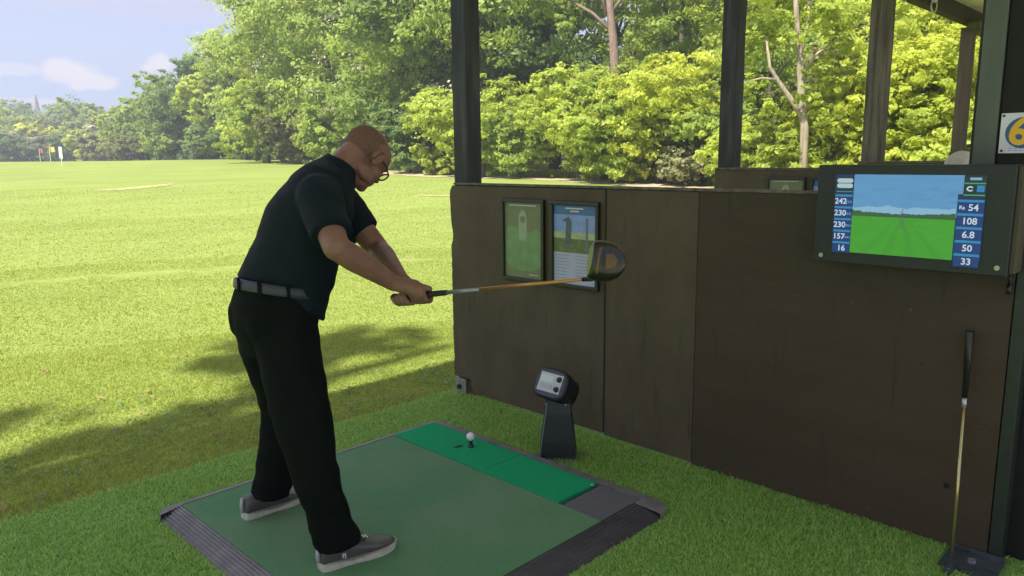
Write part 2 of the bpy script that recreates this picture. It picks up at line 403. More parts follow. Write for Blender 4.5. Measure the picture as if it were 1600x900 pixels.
LV = mat('dead_leaf', (.30, .17, .10), .8, var=.4, scale=40)
bm = B(); rl = random.Random(21)
for _ in range(60):
    x, y = rl.uniform(0, 3.4), rl.uniform(3.7, 6.2); s_ = rl.uniform(.012, .028); a = rl.random()*6.28; z = Hs(x, y)+.022
    c_, n_ = math.cos(a)*s_, math.sin(a)*s_
    bm.faces.new([bm.verts.new(p) for p in ((x-c_, y-n_, z), (x+n_*.6, y-c_*.6, z+.008), (x+c_, y+n_, z+.003), (x-n_*.6, y+c_*.6, z+.006))])
tag(obj('fallen_leaves', bm, LV), 'scattered dry fallen leaves on the lawn beyond the artificial turf', 'leaves', kind='stuff')
# ---------------------------------------------------------------- trees
def crown(name, lobes, n, leaf, m, parent, seed, up=.35, jitter=.6, shell=.55):
    """leaf-sized faces gathered in sprays over a cloud of lobes (centre, radii)"""
    leaf *= .66; n = int(n*2.1)
    r = np.random.RandomState(seed); V = np.array([l[1][0]*l[1][1]+l[1][0]*l[1][2] for l in lobes]); V = V/V.sum()
    cnt = np.maximum(1, (V*n).astype(int)); cs, ns, ts = [], [], []
    for (c, rad), k in zip(lobes, cnt):
        kk = max(3, k//34)                                   # sprays of ~26 leaves
        d = r.normal(size=(kk, 3)); d /= np.linalg.norm(d, axis=1)[:, None]
        rr = (shell + (1-shell)*r.rand(kk)**.7)[:, None]*(1+.22*r.normal(size=(kk, 1)))
        sp = np.array(c) + d*rr*np.array(rad)
        idx = r.randint(0, kk, k); off = r.normal(size=(k, 3))*np.array([.13, .13, .07])*np.mean(rad)*.95
        cs.append(sp[idx] + off)
        nn = d[idx]*.9 + np.array([0, 0, up]) + r.normal(size=(k, 3))*jitter*.6; ns.append(nn)
        ts.append(np.clip(.5 + .22*r.normal(size=kk)[idx] + .16*r.normal(size=k) + .18*r.normal(), 0, 1))
    c = np.concatenate(cs); nn = np.concatenate(ns); t = np.concatenate(ts); k = len(c)
    nn /= np.linalg.norm(nn, axis=1)[:, None]
    a = np.cross(nn, r.normal(size=(k, 3))); a /= np.linalg.norm(a, axis=1)[:, None]; b = np.cross(nn, a)
    s = (leaf*(.6+.8*r.rand(k)))[:, None]
    v = np.stack([c-a*s, c-b*s*.55+nn*s*.12, c+a*s, c+b*s*.55+nn*s*.12], 1).reshape(-1, 3)
    return npmesh(name, v, np.arange(k*4), 4, m, parent, tint=np.repeat(t, 4))
BARK = mat('bark', (.10, .085, .06), .9, var=.4, scale=6, stretch=(3, 3, .5), bump=.8, bscale=12)
PALEB = mat('pale_bark', (.30, .25, .18), .9, var=.35, scale=5, stretch=(3, 3, .6), bump=.6, bscale=10)
def limbs(parent, base, hgt, rad, r, m, lean=0, name='trunk'):
    bm = B(); pts = []; k = 7
    for i_ in range(k):
        f = i_/(k-1); pts.append(Vector((base[0]+lean*f*hgt + .03*hgt*math.sin(f*5+r.random()*2)*f, base[1]+.02*hgt*math.cos(f*4)*f, base[2]-.15+hgt*.78*f)))
    tube(bm, pts, [rad*(1.25-.85*(i_/(k-1)))*(1.25 if i_ == 0 else 1) for i_ in range(k)], 9)
    for _ in range(9):
        i_ = r.randint(2, k-2); a = r.random()*6.28; L = hgt*(.16+.16*r.random()); p = pts[i_]
        q = p + Vector((math.cos(a)*L*.55, math.sin(a)*L*.55, L*.45)); q2 = q + Vector((math.cos(a)*L*.4, math.sin(a)*L*.4, L*.45))
        tube(bm, [p, q, q2], [rad*.42, rad*.25, rad*.09], 6)
    return obj(name, bm, m, parent, True)
def lobes_for(wd, hgt, r, lo=.12, nl=22, cone=.0):
    """uneven crown: many lobes through an egg-shaped volume from lo*hgt to hgt"""
    L = []; R0 = wd/2; zc = hgt*(1+lo)/2; rz = hgt*(1-lo)/2
    for i_ in range(nl):
        a = r.random()*6.28; u = r.random()*2-1; s = (1-u*u)**.5; k = .45+.42*r.random()
        rr = R0*(1-cone*max(0, u))
        rad = R0*(.26+.2*r.random())
        L.append(((math.cos(a)*s*rr*k*1.05, math.sin(a)*s*rr*k*1.05, zc+u*(rz-rad*.7)*(.65+.35*k/.87)), (rad, rad, rad*(.62+.3*r.random()))))
    return L
KINDS = {
 'lime':   ('fresh_leaf', (.25, .34, .045), (.48, .56, .10)),
 'mid':    ('mid_leaf', (.175, .27, .045), (.38, .47, .10)),
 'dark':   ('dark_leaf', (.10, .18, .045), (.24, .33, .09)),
 'yellow': ('yellow_leaf', (.34, .41, .045), (.56, .62, .11)),
 'olive':  ('olive_leaf', (.14, .17, .045), (.31, .32, .11)),
 'pale':   ('pale_leaf', (.17, .22, .08), (.42, .42, .22)),
}
def tree(name, px, D, wd, top, kind, label, cat='tree', group=None, leaf=.16, n=9000, lo=.1, nl=22, seed=0, trunk=.0, bark=None, blossom=0, z0=None, lean=0, cone=0, topz=None, jitter=.6):
    r = random.Random(seed*17+3); b = at(px, D)
    Dd = (b.x*cF.x + b.y*cF.y)   # depth along the view
    hgt = topz if topz else (1.5 + (246-top)/FPX*D*.94) - b.z
    t = thing(name, label, cat, b, group)
    lb = lobes_for(wd, hgt, r, lo, nl, cone)
    k = KINDS[kind]
    crown('crown', lb, n, leaf, leafmat(*k), t, seed+11, jitter=jitter)
    tk = limbs(t, b, hgt*.9, trunk or max(.05, hgt*.018), r, bark or BARK, lean)
    if blossom:
        bl = [(c, tuple(q*1.08 for q in rd)) for c, rd in lb]
        crown('blossom', bl, blossom, leaf*.55, leafmat('blossom_petal', (.46, .40, .27), (.74, .66, .52), .3), t, seed+99, shell=.85)
    return t
# the receding edge of the wood on the left and behind the bays
FG = 'trees along the edge of the wood'
TT = [
 # px, D, width, top(px), kind, leaf, n, label
 (232, 118, 11, 150, 'mid', .34, 6000, 'rounded green tree at the far left end of the wood edge'),
 (270, 108, 10, 112, 'mid', .34, 6500, 'tall mid green tree just left of the darkest far tree'),
 (305, 96, 11, 84, 'dark', .30, 9000, 'dark blue-green tree with a rounded top in the far wood edge'),
 (362, 90, 10, 66, 'lime', .32, 7000, 'light green tree right of the dark far tree, behind the field edge'),
 (438, 76, 11.5, -6, 'mid', .28, 9000, 'tall green tree whose top meets the sky right of the clouds'),
 (508, 66, 12, -40, 'lime', .26, 11000, 'tall fresh green tree left of the golfer rising out of frame'),
 (520, 57, 13, -110, 'mid', .24, 12000, 'tall green tree above the golfer with dark gaps in its crown'),
 (600, 47, 13, -130, 'mid', .21, 14000, 'horse chestnut with pale blossom candles right above the golfer head'),
 (676, 41, 9, -120, 'dark', .20, 10000, 'dark green tree directly left of the nearest post'),
 (775, 40, 11, -140, 'mid', .19, 12000, 'tall green tree just right of the nearest post'),
 (868, 42, 10, -150, 'dark', .19, 9000, 'dark shaded tree behind the bushes right of the nearest post'),
 (958, 44, 9, -150, 'mid', .18, 5500, 'green tree right behind the bare reddish-brown trunk'),
 (1060, 38, 11, -120, 'lime', .18, 10000, 'light green tree left of the second post'),
 (1168, 38, 10, -150, 'mid', .18, 9000, 'green tree behind the second post'),
 (1330, 40, 12, -140, 'mid', .19, 9000, 'green tree filling the gap left of the weathered grey post'),
 (1450, 36, 11, -140, 'yellow', .18, 10000, 'bright yellow-green tree right of the weathered grey post'),
 (1560, 38, 11, -140, 'lime', .18, 7000, 'fresh green tree at the far right behind the brown post'),
]
for i_, (px, D, wd, top, kind, lf, n, lab) in enumerate(TT):
    tree('woodland_tree', px, D, wd, top, kind, lab, group=FG, leaf=lf, n=int(n*1.5), lo=.03, nl=30, seed=i_+1,
         blossom=3800 if px == 600 else (1200 if px == 520 else (600 if px == 676 else 0)), trunk=0)
# second row, only the shaded masses that close the gaps
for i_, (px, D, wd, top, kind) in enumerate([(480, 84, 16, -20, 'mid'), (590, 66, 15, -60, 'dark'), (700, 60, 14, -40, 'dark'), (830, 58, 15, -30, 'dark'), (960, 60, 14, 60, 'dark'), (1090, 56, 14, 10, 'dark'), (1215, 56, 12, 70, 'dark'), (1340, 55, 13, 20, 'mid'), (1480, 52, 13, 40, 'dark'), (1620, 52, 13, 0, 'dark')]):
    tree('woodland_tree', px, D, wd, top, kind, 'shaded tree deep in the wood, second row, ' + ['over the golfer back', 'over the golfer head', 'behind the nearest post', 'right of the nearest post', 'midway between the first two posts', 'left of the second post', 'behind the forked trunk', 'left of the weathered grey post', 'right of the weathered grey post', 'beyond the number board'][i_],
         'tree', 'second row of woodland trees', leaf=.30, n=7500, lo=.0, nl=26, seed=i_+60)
# bushes and young trees along the field edge
BB = [
 (205, 112, 7, 205, 'olive', .30, 2500, 'small olive bush at the left foot of the wood edge'),
 (420, 62, 7, 120, 'lime', .24, 5000, 'rounded light green young tree left of the golfer shoulder'),
 (475, 58, 6, 160, 'olive', .22, 4200, 'olive green bush behind the golfer back'),
 (385, 72, 5, 190, 'dark', .24, 3000, 'dark low bush where the wood edge turns, left of the golfer'),
 (330, 86, 6, 185, 'dark', .26, 3000, 'dark bush under the dark far tree'),
 (270, 100, 7, 190, 'mid', .28, 3000, 'low green bush at the foot of the far wood edge'),
 (545, 46, 5.5, 130, 'mid', .19, 5000, 'mid green bush just left of the golfer head'),
 (640, 40, 4.6, 150, 'dark', .17, 5000, 'dark bush between the golfer head and the nearest post'),
 (688, 37, 3.4, 120, 'lime', .15, 4200, 'leafy light bush touching the left side of the nearest post'),
 (755, 34, 5.0, 110, 'lime', .14, 7000, 'light green bush right beside the nearest post'),
 (812, 33, 3.6, 165, 'mid', .13, 4500, 'smaller green bush second to the right of the nearest post'),
 (905, 31, 4.2, 80, 'lime', .13, 7500, 'large layered bright green bush midway between the first two posts'),
 (958, 29, 4.8, 120, 'lime', .125, 8500, 'bright maple-like bush hanging over the sandy path'),
 (1030, 28.5, 4.6, 60, 'yellow', .12, 8000, 'yellow-green bush left of the second post'),
 (1095, 27.5, 3.6, 150, 'mid', .12, 5500, 'low green bush at the left foot of the second post'),
 (1070, 27, 2.2, 225, 'pale', .11, 2200, 'small pale bush above the second partition left end'),
 (1190, 25, 3.4, 175, 'lime', .11, 5500, 'bright bush low between the second post and the forked trunk'),
 (1262, 24, 3.0, 200, 'lime', .105, 4500, 'low bright bush at the foot of the forked trunk'),
 (1320, 24.5, 3.4, 110, 'yellow', .11, 6500, 'yellow bush just left of the weathered grey post'),
 (1300, 29, 4, 60, 'olive', .12, 5000, 'thin olive bush behind the forked trunk'),
 (1415, 24, 3.8, 90, 'yellow', .11, 7500, 'yellow-green bush right of the weathered grey post'),
 (1470, 23, 3.0, 160, 'lime', .105, 5500, 'bright green bush left of the brown post'),
 (1420, 27, 5, 10, 'yellow', .12, 7000, 'tall thin yellow-green young tree right of the weathered grey post'),
 (1535, 24, 3.6, 60, 'yellow', .11, 5500, 'yellow bush right of the brown post'),
 (1195, 31, 5, 20, 'mid', .13, 5500, 'young green tree right of the second post'),
]
for i_, (px, D, wd, top, kind, lf, n, lab) in enumerate(BB):
    tree('bush', px, D, wd, top, kind, lab, 'bush', 'bushes along the field edge', leaf=lf, n=int(n*1.55), lo=-.02, nl=20, seed=i_+120, blossom=200 if kind == 'pale' else 0)
# forked bare-trunked tree seen past the second post
b = at(1258, 22.5)
ft = thing('forked_tree', 'slender tree with a bare pale forked trunk right of the second post', 'tree', b)
def onray(px, py, D):
    d = ray(px, py); return CAM + d*(D/Vector((d.x, d.y)).length)
bm = B()
tube(bm, [b+Vector((0, 0, -.2)), onray(1257, 200, 22.5), onray(1252, 150, 22.5), onray(1250, 90, 22.5), onray(1245, 30, 22.4), onray(1240, -60, 22.4)], [.125, .11, .10, .085, .07, .05], 10)
tube(bm, [onray(1254, 185, 22.5), onray(1236, 155, 22.4), onray(1215, 125, 22.3), onray(1203, 105, 22.2), onray(1197, 60, 22.1)], [.08, .07, .058, .045, .028], 8)
tube(bm, [onray(1215, 125, 22.3), onray(1190, 122, 22.1), onray(1165, 128, 21.9)], [.05, .03, .015], 6)
tube(bm, [onray(1250, 90, 22.5), onray(1262, 40, 22.7), onray(1266, -20, 22.9)], [.06, .045, .03], 6)
tube(bm, [onray(1252, 120, 22.5), onray(1275, 85, 22.5), onray(1310, 60, 22.6)], [.05, .035, .015], 6)
obj('trunk', bm, PALEB, ft, True)
lb = []
for (px, py, s) in [(1190, 40, .8), (1175, 80, .7), (1230, 10, .8), (1290, 30, .9), (1310, 70, .7), (1215, 60, .5), (1180, 130, .6), (1330, 20, .8), (1285, 110, .6), (1200, -20, 1), (1270, -40, 1.1), (1320, 130, .5)]:
    p = onray(px, py, 22.9+rnd.random()*1.2) - b; lb.append(((p.x, p.y, p.z), (s, s, s*.6)))
for (px, py, s) in [(1245, 60, .45), (1225, 30, .6), (1262, 150, .45), (1235, 205, .4), (1200, 170, .5), (1285, 180, .5), (1300, 20, .7), (1180, -10, .8), (1240, 110, .3)]:
    p = onray(px, py, 21.9+rnd.random()*.4) - b; lb.append(((p.x, p.y, p.z), (s, s, s*.6)))
crown('crown', lb, 6500, .095, leafmat(*KINDS['lime']), ft, 777, shell=.2)
b = at(958, 33)
bt = thing('bare_trunk_tree', 'tall tree with a reddish-brown bare trunk standing high between the first two posts', 'tree', b)
bm = B(); tube(bm, [b+Vector((0, 0, -.2)), onray(962, 120, 33), onray(958, 60, 33), onray(953, 10, 33), onray(948, -90, 33)], [.24, .20, .18, .15, .12], 10)
tube(bm, [onray(957, 50, 33), onray(925, 20, 33.3), onray(880, -5, 33.5), onray(840, -10, 33.5)], [.09, .07, .05, .03], 7)
tube(bm, [onray(955, 20, 33), onray(985, -20, 33.2), onray(1010, -60, 33.4)], [.08, .06, .03], 7)
tube(bm, [onray(948, 25, 33), onray(935, -30, 33.2), onray(925, -80, 33.2)], [.08, .06, .04], 7)
obj('trunk', bm, mat('reddish_bark', (.20, .14, .11), .9, var=.35, scale=5, stretch=(3, 3, .6), bump=.6, bscale=10), bt, True)
lb = []
for (px, py, s_) in [(900, -20, 1), (850, 10, 1), (1000, -10, 1), (1030, 40, .8), (880, 40, .7), (990, 60, .7), (930, -50, 1.2), (820, -30, 1.1), (1040, -40, 1.1)]:
    p = onray(px, py, 33.5+rnd.random()*1.5) - b; lb.append(((p.x, p.y, p.z), (s_, s_, s_*.6)))
crown('crown', lb, 3600, .13, leafmat(*KINDS['mid']), bt, 909, shell=.2)
# far trees on the left
FT = [(-25, 190, 20, 170, 'mid'), (8, 205, 12, 176, 'mid'), (32, 230, 14, 186, 'dark'), (50, 240, 9, 180, 'dark'), (80, 200, 10, 198, 'olive'), (62, 170, 9, 205, 'yellow'), (105, 215, 12, 184, 'mid'), (128, 180, 13, 170, 'mid'), (150, 175, 12, 188, 'lime'), (172, 165, 10, 200, 'olive'), (190, 150, 9, 186, 'pale'), (5, 160, 11, 225, 'dark'), (28, 165, 10, 220, 'pale'), (75, 160, 9, 228, 'pale'), (100, 158, 10, 222, 'olive'), (118, 150, 9, 225, 'dark'), (146, 145, 9, 222, 'lime'), (174, 138, 8, 220, 'olive'), (48, 158, 8, 232, 'dark'), (200, 132, 8, 192, 'mid'), (-60, 175, 18, 200, 'mid')]
FL = ['partly cut by the left edge of the picture', 'with rounded top above the red roof', 'behind the red roofs', 'narrow, just left of the church spire', 'right below the church spire', 'yellowish and rounded, below the church spire', 'low, right of the church spire', 'with the broad dark dome', 'light green, right of the broad dark dome', 'olive, below the brown roof', 'pale and thin-leaved, beside the brown roof', 'low and dark by the left edge', 'low and cream-flowered, left of the flags', 'low and cream-flowered, behind the yellow flag', 'low and olive, right of the white flag', 'low and dark, under the broad dome', 'low and light green, under the dome right side', 'low and olive, left of the wood edge', 'low and dark, behind the red flag', 'right of the brown roof at the wood edge', 'beyond the left edge']
for i_, (px, D, wd, top, kind) in enumerate(FT):
    tree('distant_tree', px, D, wd, top-20, kind, 'distant tree across the field, ' + FL[i_], group='distant trees across the field', leaf=.5, n=4200, lo=-.03, nl=24, seed=i_+200, blossom=260 if kind == 'pale' else 0)
# the solid belt of woodland behind the separate trees: far off it reads as one mass
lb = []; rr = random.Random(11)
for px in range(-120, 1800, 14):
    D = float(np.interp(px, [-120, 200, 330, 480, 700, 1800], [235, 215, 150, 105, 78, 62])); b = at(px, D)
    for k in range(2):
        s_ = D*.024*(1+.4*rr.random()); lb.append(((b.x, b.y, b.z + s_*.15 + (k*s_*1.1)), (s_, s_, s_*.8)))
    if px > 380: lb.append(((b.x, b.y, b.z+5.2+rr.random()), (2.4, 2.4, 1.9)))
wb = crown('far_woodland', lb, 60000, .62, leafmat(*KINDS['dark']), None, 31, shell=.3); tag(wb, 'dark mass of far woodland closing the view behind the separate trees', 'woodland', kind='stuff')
# long grass under the trees
pts = []
for px, D in [(x, float(np.interp(x, [560, 700, 860, 1000, 1120, 1500], [45, 37.5, 33, 29.5, 26, 22]))) for x in np.linspace(545, 1520, 26000)]:
    q = at(px, D + 1.0 + rnd.random()*3.0); pts.append(q)
pts = np.array([[p.x, p.y, p.z] for p in pts])
vg = blades('rough_grass', pts, .28, .035, GR, .6, (.0, .8), 12); tag(vg, 'long rough grass under the bushes behind the sandy path', 'grass', kind='stuff')
# a tree off to the left whose crown reaches over the lawn and dapples it
tb = Vector((-6.6, 3.4, Hs(-6.6, 3.4)))
dt = thing('overhanging_tree', 'tall tree beside the building whose crown shades the near lawn', 'tree', tb)
lb = []; rr = random.Random(5)
for _ in range(20):
    x = rr.uniform(-6.5, 2.2); lb.append(((x+.6, rr.uniform(-.65, .60)+.45+.06*x, 8.6+rr.uniform(-.9, .9)), (.85, .42, .42)))
crown('crown', lb, 5200, .12, leafmat(*KINDS['mid']), dt, 4242, shell=.25)
bm = B(); tube(bm, [tb, tb+Vector((.3, .1, 4)), tb+Vector((1.2, .1, 7.8)), tb+Vector((3.4, .2, 8.6))], [.3, .24, .16, .06], 10)
tube(bm, [tb+Vector((.8, .1, 6.2)), tb+Vector((-1.5, 0, 8)), tb+Vector((-4, -.2, 8.7))], [.14, .1, .05], 8)
obj('trunk', bm, BARK, dt, True)

# ---------------------------------------------------------------- far buildings and flags
def house(px, D, wd, dp, hw, hr, wallm, roofm, label, rz):
    b = at(px, D); t = thing('house', label, 'house', b, rz=0)
    rot = Matrix.Rotation(rz, 4, 'Z')
    bm = B(); box(bm, -wd/2, wd/2, -dp/2, dp/2, 0, hw); bmesh.ops.transform(bm, matrix=Matrix.Translation(b) @ rot, verts=bm.verts)
    obj('wall', bm, wallm, t)
    bm = B(); a = [bm.verts.new(v) for v in ((-wd/2-.3, -dp/2-.4, hw), (wd/2+.3, -dp/2-.4, hw), (wd/2+.3, dp/2+.4, hw), (-wd/2-.3, dp/2+.4, hw), (-wd/2-.3, 0, hw+hr), (wd/2+.3, 0, hw+hr))]
    for f in ((0, 1, 5, 4), (2, 3, 4, 5), (0, 4, 3), (1, 2, 5), (0, 3, 2, 1)): bm.faces.new([a[i] for i in f])
    bmesh.ops.transform(bm, matrix=Matrix.Translation(b) @ rot, verts=bm.verts)
    ro = obj('roof', bm, roofm, t)
    bm = B(); box(bm, wd*.22, wd*.22+1.1, -.5, .5, hw+hr*.4, hw+hr+1.1, .03); box(bm, wd*.22+.2, wd*.22+.45, -.15, .15, hw+hr+1.1, hw+hr+1.5); box(bm, wd*.22+.6, wd*.22+.85, -.15, .15, hw+hr+1.1, hw+hr+1.5)
    bmesh.ops.transform(bm, matrix=Matrix.Translation(b) @ rot, verts=bm.verts)
    obj('chimney', bm, mat('brick', (.28, .12, .08), .9, var=.3), ro)
    for k in range(3):
        bm = B(); x = -wd/2 + wd*(k+.7)/3.4; box(bm, x, x+1.2, -dp/2-.05, -dp/2+.05, hw*.55, hw*.85)
        bmesh.ops.transform(bm, matrix=Matrix.Translation(b) @ rot, verts=bm.verts)
        obj('window', bm, mat('window_glass', (.05, .06, .08), .1), t)
RT = mat('red_tile', (.36, .13, .10), .85, var=.25, scale=3)
house(16, 245, 10, 7, 8.2, 3.4, mat('pink_render', (.62, .50, .46), .9), RT, 'pale house with red tiled roof far left beyond the field', -.8)
house(29, 252, 7, 7, 8.6, 3.0, mat('pink_render', (.62, .50, .46), .9), RT, 'second red-roofed house far left, right of the pale one', -.4)
house(171, 200, 6.5, 6, 8.4, 2.6, mat('dark_brick', (.22, .13, .12), .9), mat('brown_tile', (.20, .12, .11), .85, var=.2), 'brown-roofed house peeping over the far trees left of the wood', -.9)
b = at(67, 330)
t = thing('church', 'distant church tower with a pointed spire above the far trees', 'church', b)
bm = B(); box(bm, b.x-1.5, b.x+1.5, b.y-1.5, b.y+1.5, b.z, b.z+16.5); obj('tower', bm, mat('church_stone', (.25, .16, .15), .9, var=.2), t)
bm = B(); tube(bm, [b+Vector((0, 0, 16.5)), b+Vector((0, 0, 17.6)), b+Vector((0, 0, 24.5))], [2.0, 1.1, .08], 8); obj('spire', bm, mat('spire_lead', (.17, .12, .15), .7), t)
for (px, D, col, nm, hh_, wf) in ((96, 58, (.85, .88, .84), 'white', 1.25, .26), (79, 80, (.50, .40, .08), 'yellow', 1.4, .5), (63, 95, (.34, .10, .08), 'red', 1.4, .4)):
    b = at(px, D); t = thing('range_flag', nm + ' target flag on a thin pole out on the field', 'flag', b, 'target flags on the field')
    bm = B(); tube(bm, [b, b+Vector((0, 0, hh_))], .02, 6); obj('pole', bm, mat('white_paint', (.8, .8, .8), .5), t)
    bm = B(); s = cR*wf; vv = [[], []]
    for k in range(7):
        f = k/6; off = cF*(.08*math.sin(f*5))
        for j_, z in enumerate((hh_, hh_-(.75 if nm == 'white' else .45))):
            for th in (0, .012): vv[j_].append(bm.verts.new(b + s*(f-(.5 if nm == 'white' else 0)) + off + cF*th + Vector((0, 0, z-.06*f))))
    for k in range(6):
        a = 2*k; bm.faces.new((vv[0][a], vv[0][a+2], vv[1][a+2], vv[1][a])); bm.faces.new((vv[0][a+1], vv[1][a+1], vv[1][a+3], vv[0][a+3]))
        bm.faces.new((vv[0][a], vv[0][a+1], vv[0][a+3], vv[0][a+2])); bm.faces.new((vv[1][a], vv[1][a+2], vv[1][a+3], vv[1][a+1]))
    obj('flag_cloth', bm, mat('flag_'+nm, col, .8), t)

# ---------------------------------------------------------------- the bays: partitions, posts, header, roof
WX = 3.10
PLY = mat('brown_plywood_shaded', (.047, .031, .018), .65, col2=(.066, .045, .028), scale=2.5, stretch=(1, .5, 3), bump=.12, bscale=90, spec=.35, detail=9, contrast=(.3, .75))  # brown board tone, with the shade at the bay's rear put into the colour
PLY2 = mat('weathered_plywood', (.078, .057, .036), .65, col2=(.108, .083, .055), scale=3.2, stretch=(1, 1.3, .9), bump=.25, bscale=60, spec=.3, detail=10, contrast=(.35, .7))
EDGE = mat('worn_edge', (.12, .105, .085), .8, var=.5, scale=25)
for m_ in (PLY, PLY2):
    t = m_.node_tree; b = t.nodes['Principled BSDF']; src = b.inputs['Base Color'].links[0].from_socket
    co_ = [x for x in t.nodes if x.type == 'TEX_COORD'][0]
    for sc_, lo_, hi_, col_, st_ in ((26, .71, .76, (.13, .115, .085), (1, 1, 1)), (7, .62, .75, (.022, .018, .012), (1, 3.5, .35)), (60, .68, .73, (.012, .010, .008), (1, .4, 1.6))):
        ma_ = N(t, 'ShaderNodeMapping'); ma_.inputs['Scale'].default_value = st_; t.links.new(co_.outputs['Object'], ma_.inputs[0])
        n = N(t, 'ShaderNodeTexNoise'); n.inputs['Scale'].default_value = sc_; n.inputs['Detail'].default_value = 3; t.links.new(ma_.outputs[0], n.inputs['Vector'])
        r_ = N(t, 'ShaderNodeMapRange'); r_.inputs[1].default_value = lo_; r_.inputs[2].default_value = hi_; r_.inputs[4].default_value = .55; t.links.new(n.outputs[0], r_.inputs[0])
        x = N(t, 'ShaderNodeMix', data_type='RGBA'); t.links.new(r_.outputs[0], x.inputs[0]); t.links.new(src, x.inputs[6]); x.inputs[7].default_value = (*col_, 1); src = x.outputs[2]
    t.links.new(src, b.inputs['Base Color'])
def wobble_panel(bm, x0, x1, y0, y1, z0, z1, seed, worn=False):
    n = 26; rows = []
    for k in range(n+1):
        z = z0+(z1-z0)*k/n; e = (.007*noise.noise((seed, z*6, 0)) + .005*noise.noise((seed, z*25, 0))) if worn else 0
        if worn and k == n: e -= .02
        if worn and 19 < k < 22: e -= .012
        rows.append([bm.verts.new(p) for p in ((x0, y0, z), (x1, y0, z), (x1, y1+e, z), (x0, y1+e, z))])
    for a, b_ in zip(rows, rows[1:]):
        for k in range(4): bm.faces.new((a[k], a[(k+1) % 4], b_[(k+1) % 4], b_[k]))
    bm.faces.new(rows[0][::-1]); bm.faces.new(rows[-1]); bmesh.ops.recalc_face_normals(bm, faces=bm.faces)
part = thing('bay_partition', 'near brown plywood partition wall with posters and seams beside the golfer', 'partition', (WX, 2, 0))
bm = B(); ol = [(2.388, 1.334), (2.388, .03), (3.425, .03), (3.445, .115)]
for k in range(40):
    z = .115+(1.334-.115)*k/39; ol.append((3.60 + .006*noise.noise((1, z*6, 0)) + .005*noise.noise((1, z*27, 0)) - (.014 if 27 < k < 31 else 0) - (.02 if k == 39 else 0), z))
vs_ = [bm.verts.new((WX, a, b_)) for a, b_ in ol]; fc = bm.faces.new(vs_)
e_ = bmesh.ops.extrude_face_region(bm, geom=[fc])
for v in e_['geom']:
    if isinstance(v, bmesh.types.BMVert): v.co.x += .024
bmesh.ops.recalc_face_normals(bm, faces=bm.faces); obj('panel', bm, PLY2, part)['label'] = 'front panel of weathered plywood with chipped end'
bm = B(); box(bm, WX+.001, WX+.025, 1.848, 2.383, .02, 1.336, .0015); obj('panel', bm, PLY2, part)
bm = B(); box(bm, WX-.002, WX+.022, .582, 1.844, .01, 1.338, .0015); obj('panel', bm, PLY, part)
bm = B(); box(bm, WX-.004, WX+.03, 2.3835, 2.3875, .04, 1.33); box(bm, WX+.0235, WX+.06, .60, 3.45, 1.26, 1.342); obj('backing_rail', bm, mat('dark_timber', (.02, .019, .017), .8), part)
bm = B(); box(bm, WX-.006, WX+.07, .535, .578, -.01, 1.335, .003); obj('end_trim', bm, mat('green_black_paint', (.018, .024, .018), .5, var=.2, scale=20), part)
bm = B(); box(bm, WX-.008, WX+.026, .9, 3.56, 1.3385, 1.352, .003); obj('top_cap', bm, EDGE, part)
for k in range(3):
    pass
bm = B(); tube(bm, [(WX-.003, .735, .245), (WX-.006, .735, .245)], .011, 12); obj('screw_hole', bm, mat('hole_black', (.004, .004, .004), .9), part)

BLK = mat('black_painted_timber', (.010, .0115, .0125), .6, col2=(.075, .078, .080), scale=14, stretch=(1, 1, .12), bump=.35, bscale=50, detail=8, contrast=(.46, .80))
GRY = mat('grey_weathered_timber', (.060, .051, .041), .85, col2=(.19, .165, .135), scale=22, stretch=(1, 1, .07), bump=.5, bscale=60, detail=9, contrast=(.35, .7))
BRN = mat('brown_weathered_timber', (.085, .062, .048), .85, col2=(.15, .115, .09), scale=16, stretch=(1, 1, .1), bump=.4, bscale=50, detail=8)
def post(x0, x1, y0, y1, z0, z1, m, label, bow=.0):
    t = thing('roof_post', label, 'post', ((x0+x1)/2, (y0+y1)/2, z0), 'roof posts along the front of the bays')
    bm = B(); n = 24; rows = []
    for k in range(n+1):
        z = z0+(z1-z0)*k/n; e = lambda s: .0035*noise.noise((x0*9+s, z*2.2, s*3)) + .0015*noise.noise((s*5, z*9, 1))
        rows.append([bm.verts.new(p) for p in ((x0+e(1), y0+e(2), z), (x1+e(3), y0+e(4), z), (x1+e(5), y1+e(6), z), (x0+e(7), y1+e(8), z))])
    for a, b_ in zip(rows, rows[1:]):
        for k in range(4): bm.faces.new((a[k], a[(k+1) % 4], b_[(k+1) % 4], b_[k]))
    bm.faces.new(rows[0][::-1]); bm.faces.new(rows[-1]); bmesh.ops.recalc_face_normals(bm, faces=bm.faces)
    vert = [e for e in bm.edges if abs((e.verts[0].co-e.verts[1].co).normalized().z) > .9]
    bmesh.ops.bevel(bm, geom=vert, offset=.006, segments=1, affect='EDGES')
    obj('timber', bm, m, t); return t
pa = post(WX+.026, WX+.146, 3.462, 3.592, -.03, 3.44, BLK, 'black painted post at the end of the near partition')
bm = B(); box(bm, WX+.005, WX+.0255, 3.50, 3.598, -.03, .10, .002); pl_ = obj('bracket', bm, mat('galvanised_steel', (.32, .33, .34), .45, metal=.6, var=.2, scale=30), pa)
bm = B(); tube(bm, [(WX+.005, 3.555, .045), (WX-.008, 3.555, .045)], .016, 6); obj('bolt', bm, mat('dark_bolt', (.05, .05, .05), .4, metal=.7), pl_)
bm = B(); box(bm, WX+.0265, WX+.15, 3.458, 3.4615, -.03, .14, .001); box(bm, WX+.02, WX+.0258, 3.458, 3.5, -.03, .09); obj('foot', bm, mat('bare_red_timber', (.085, .05, .03), .9, var=.5, scale=18), pa)
GP = 'partitions between the farther bays'
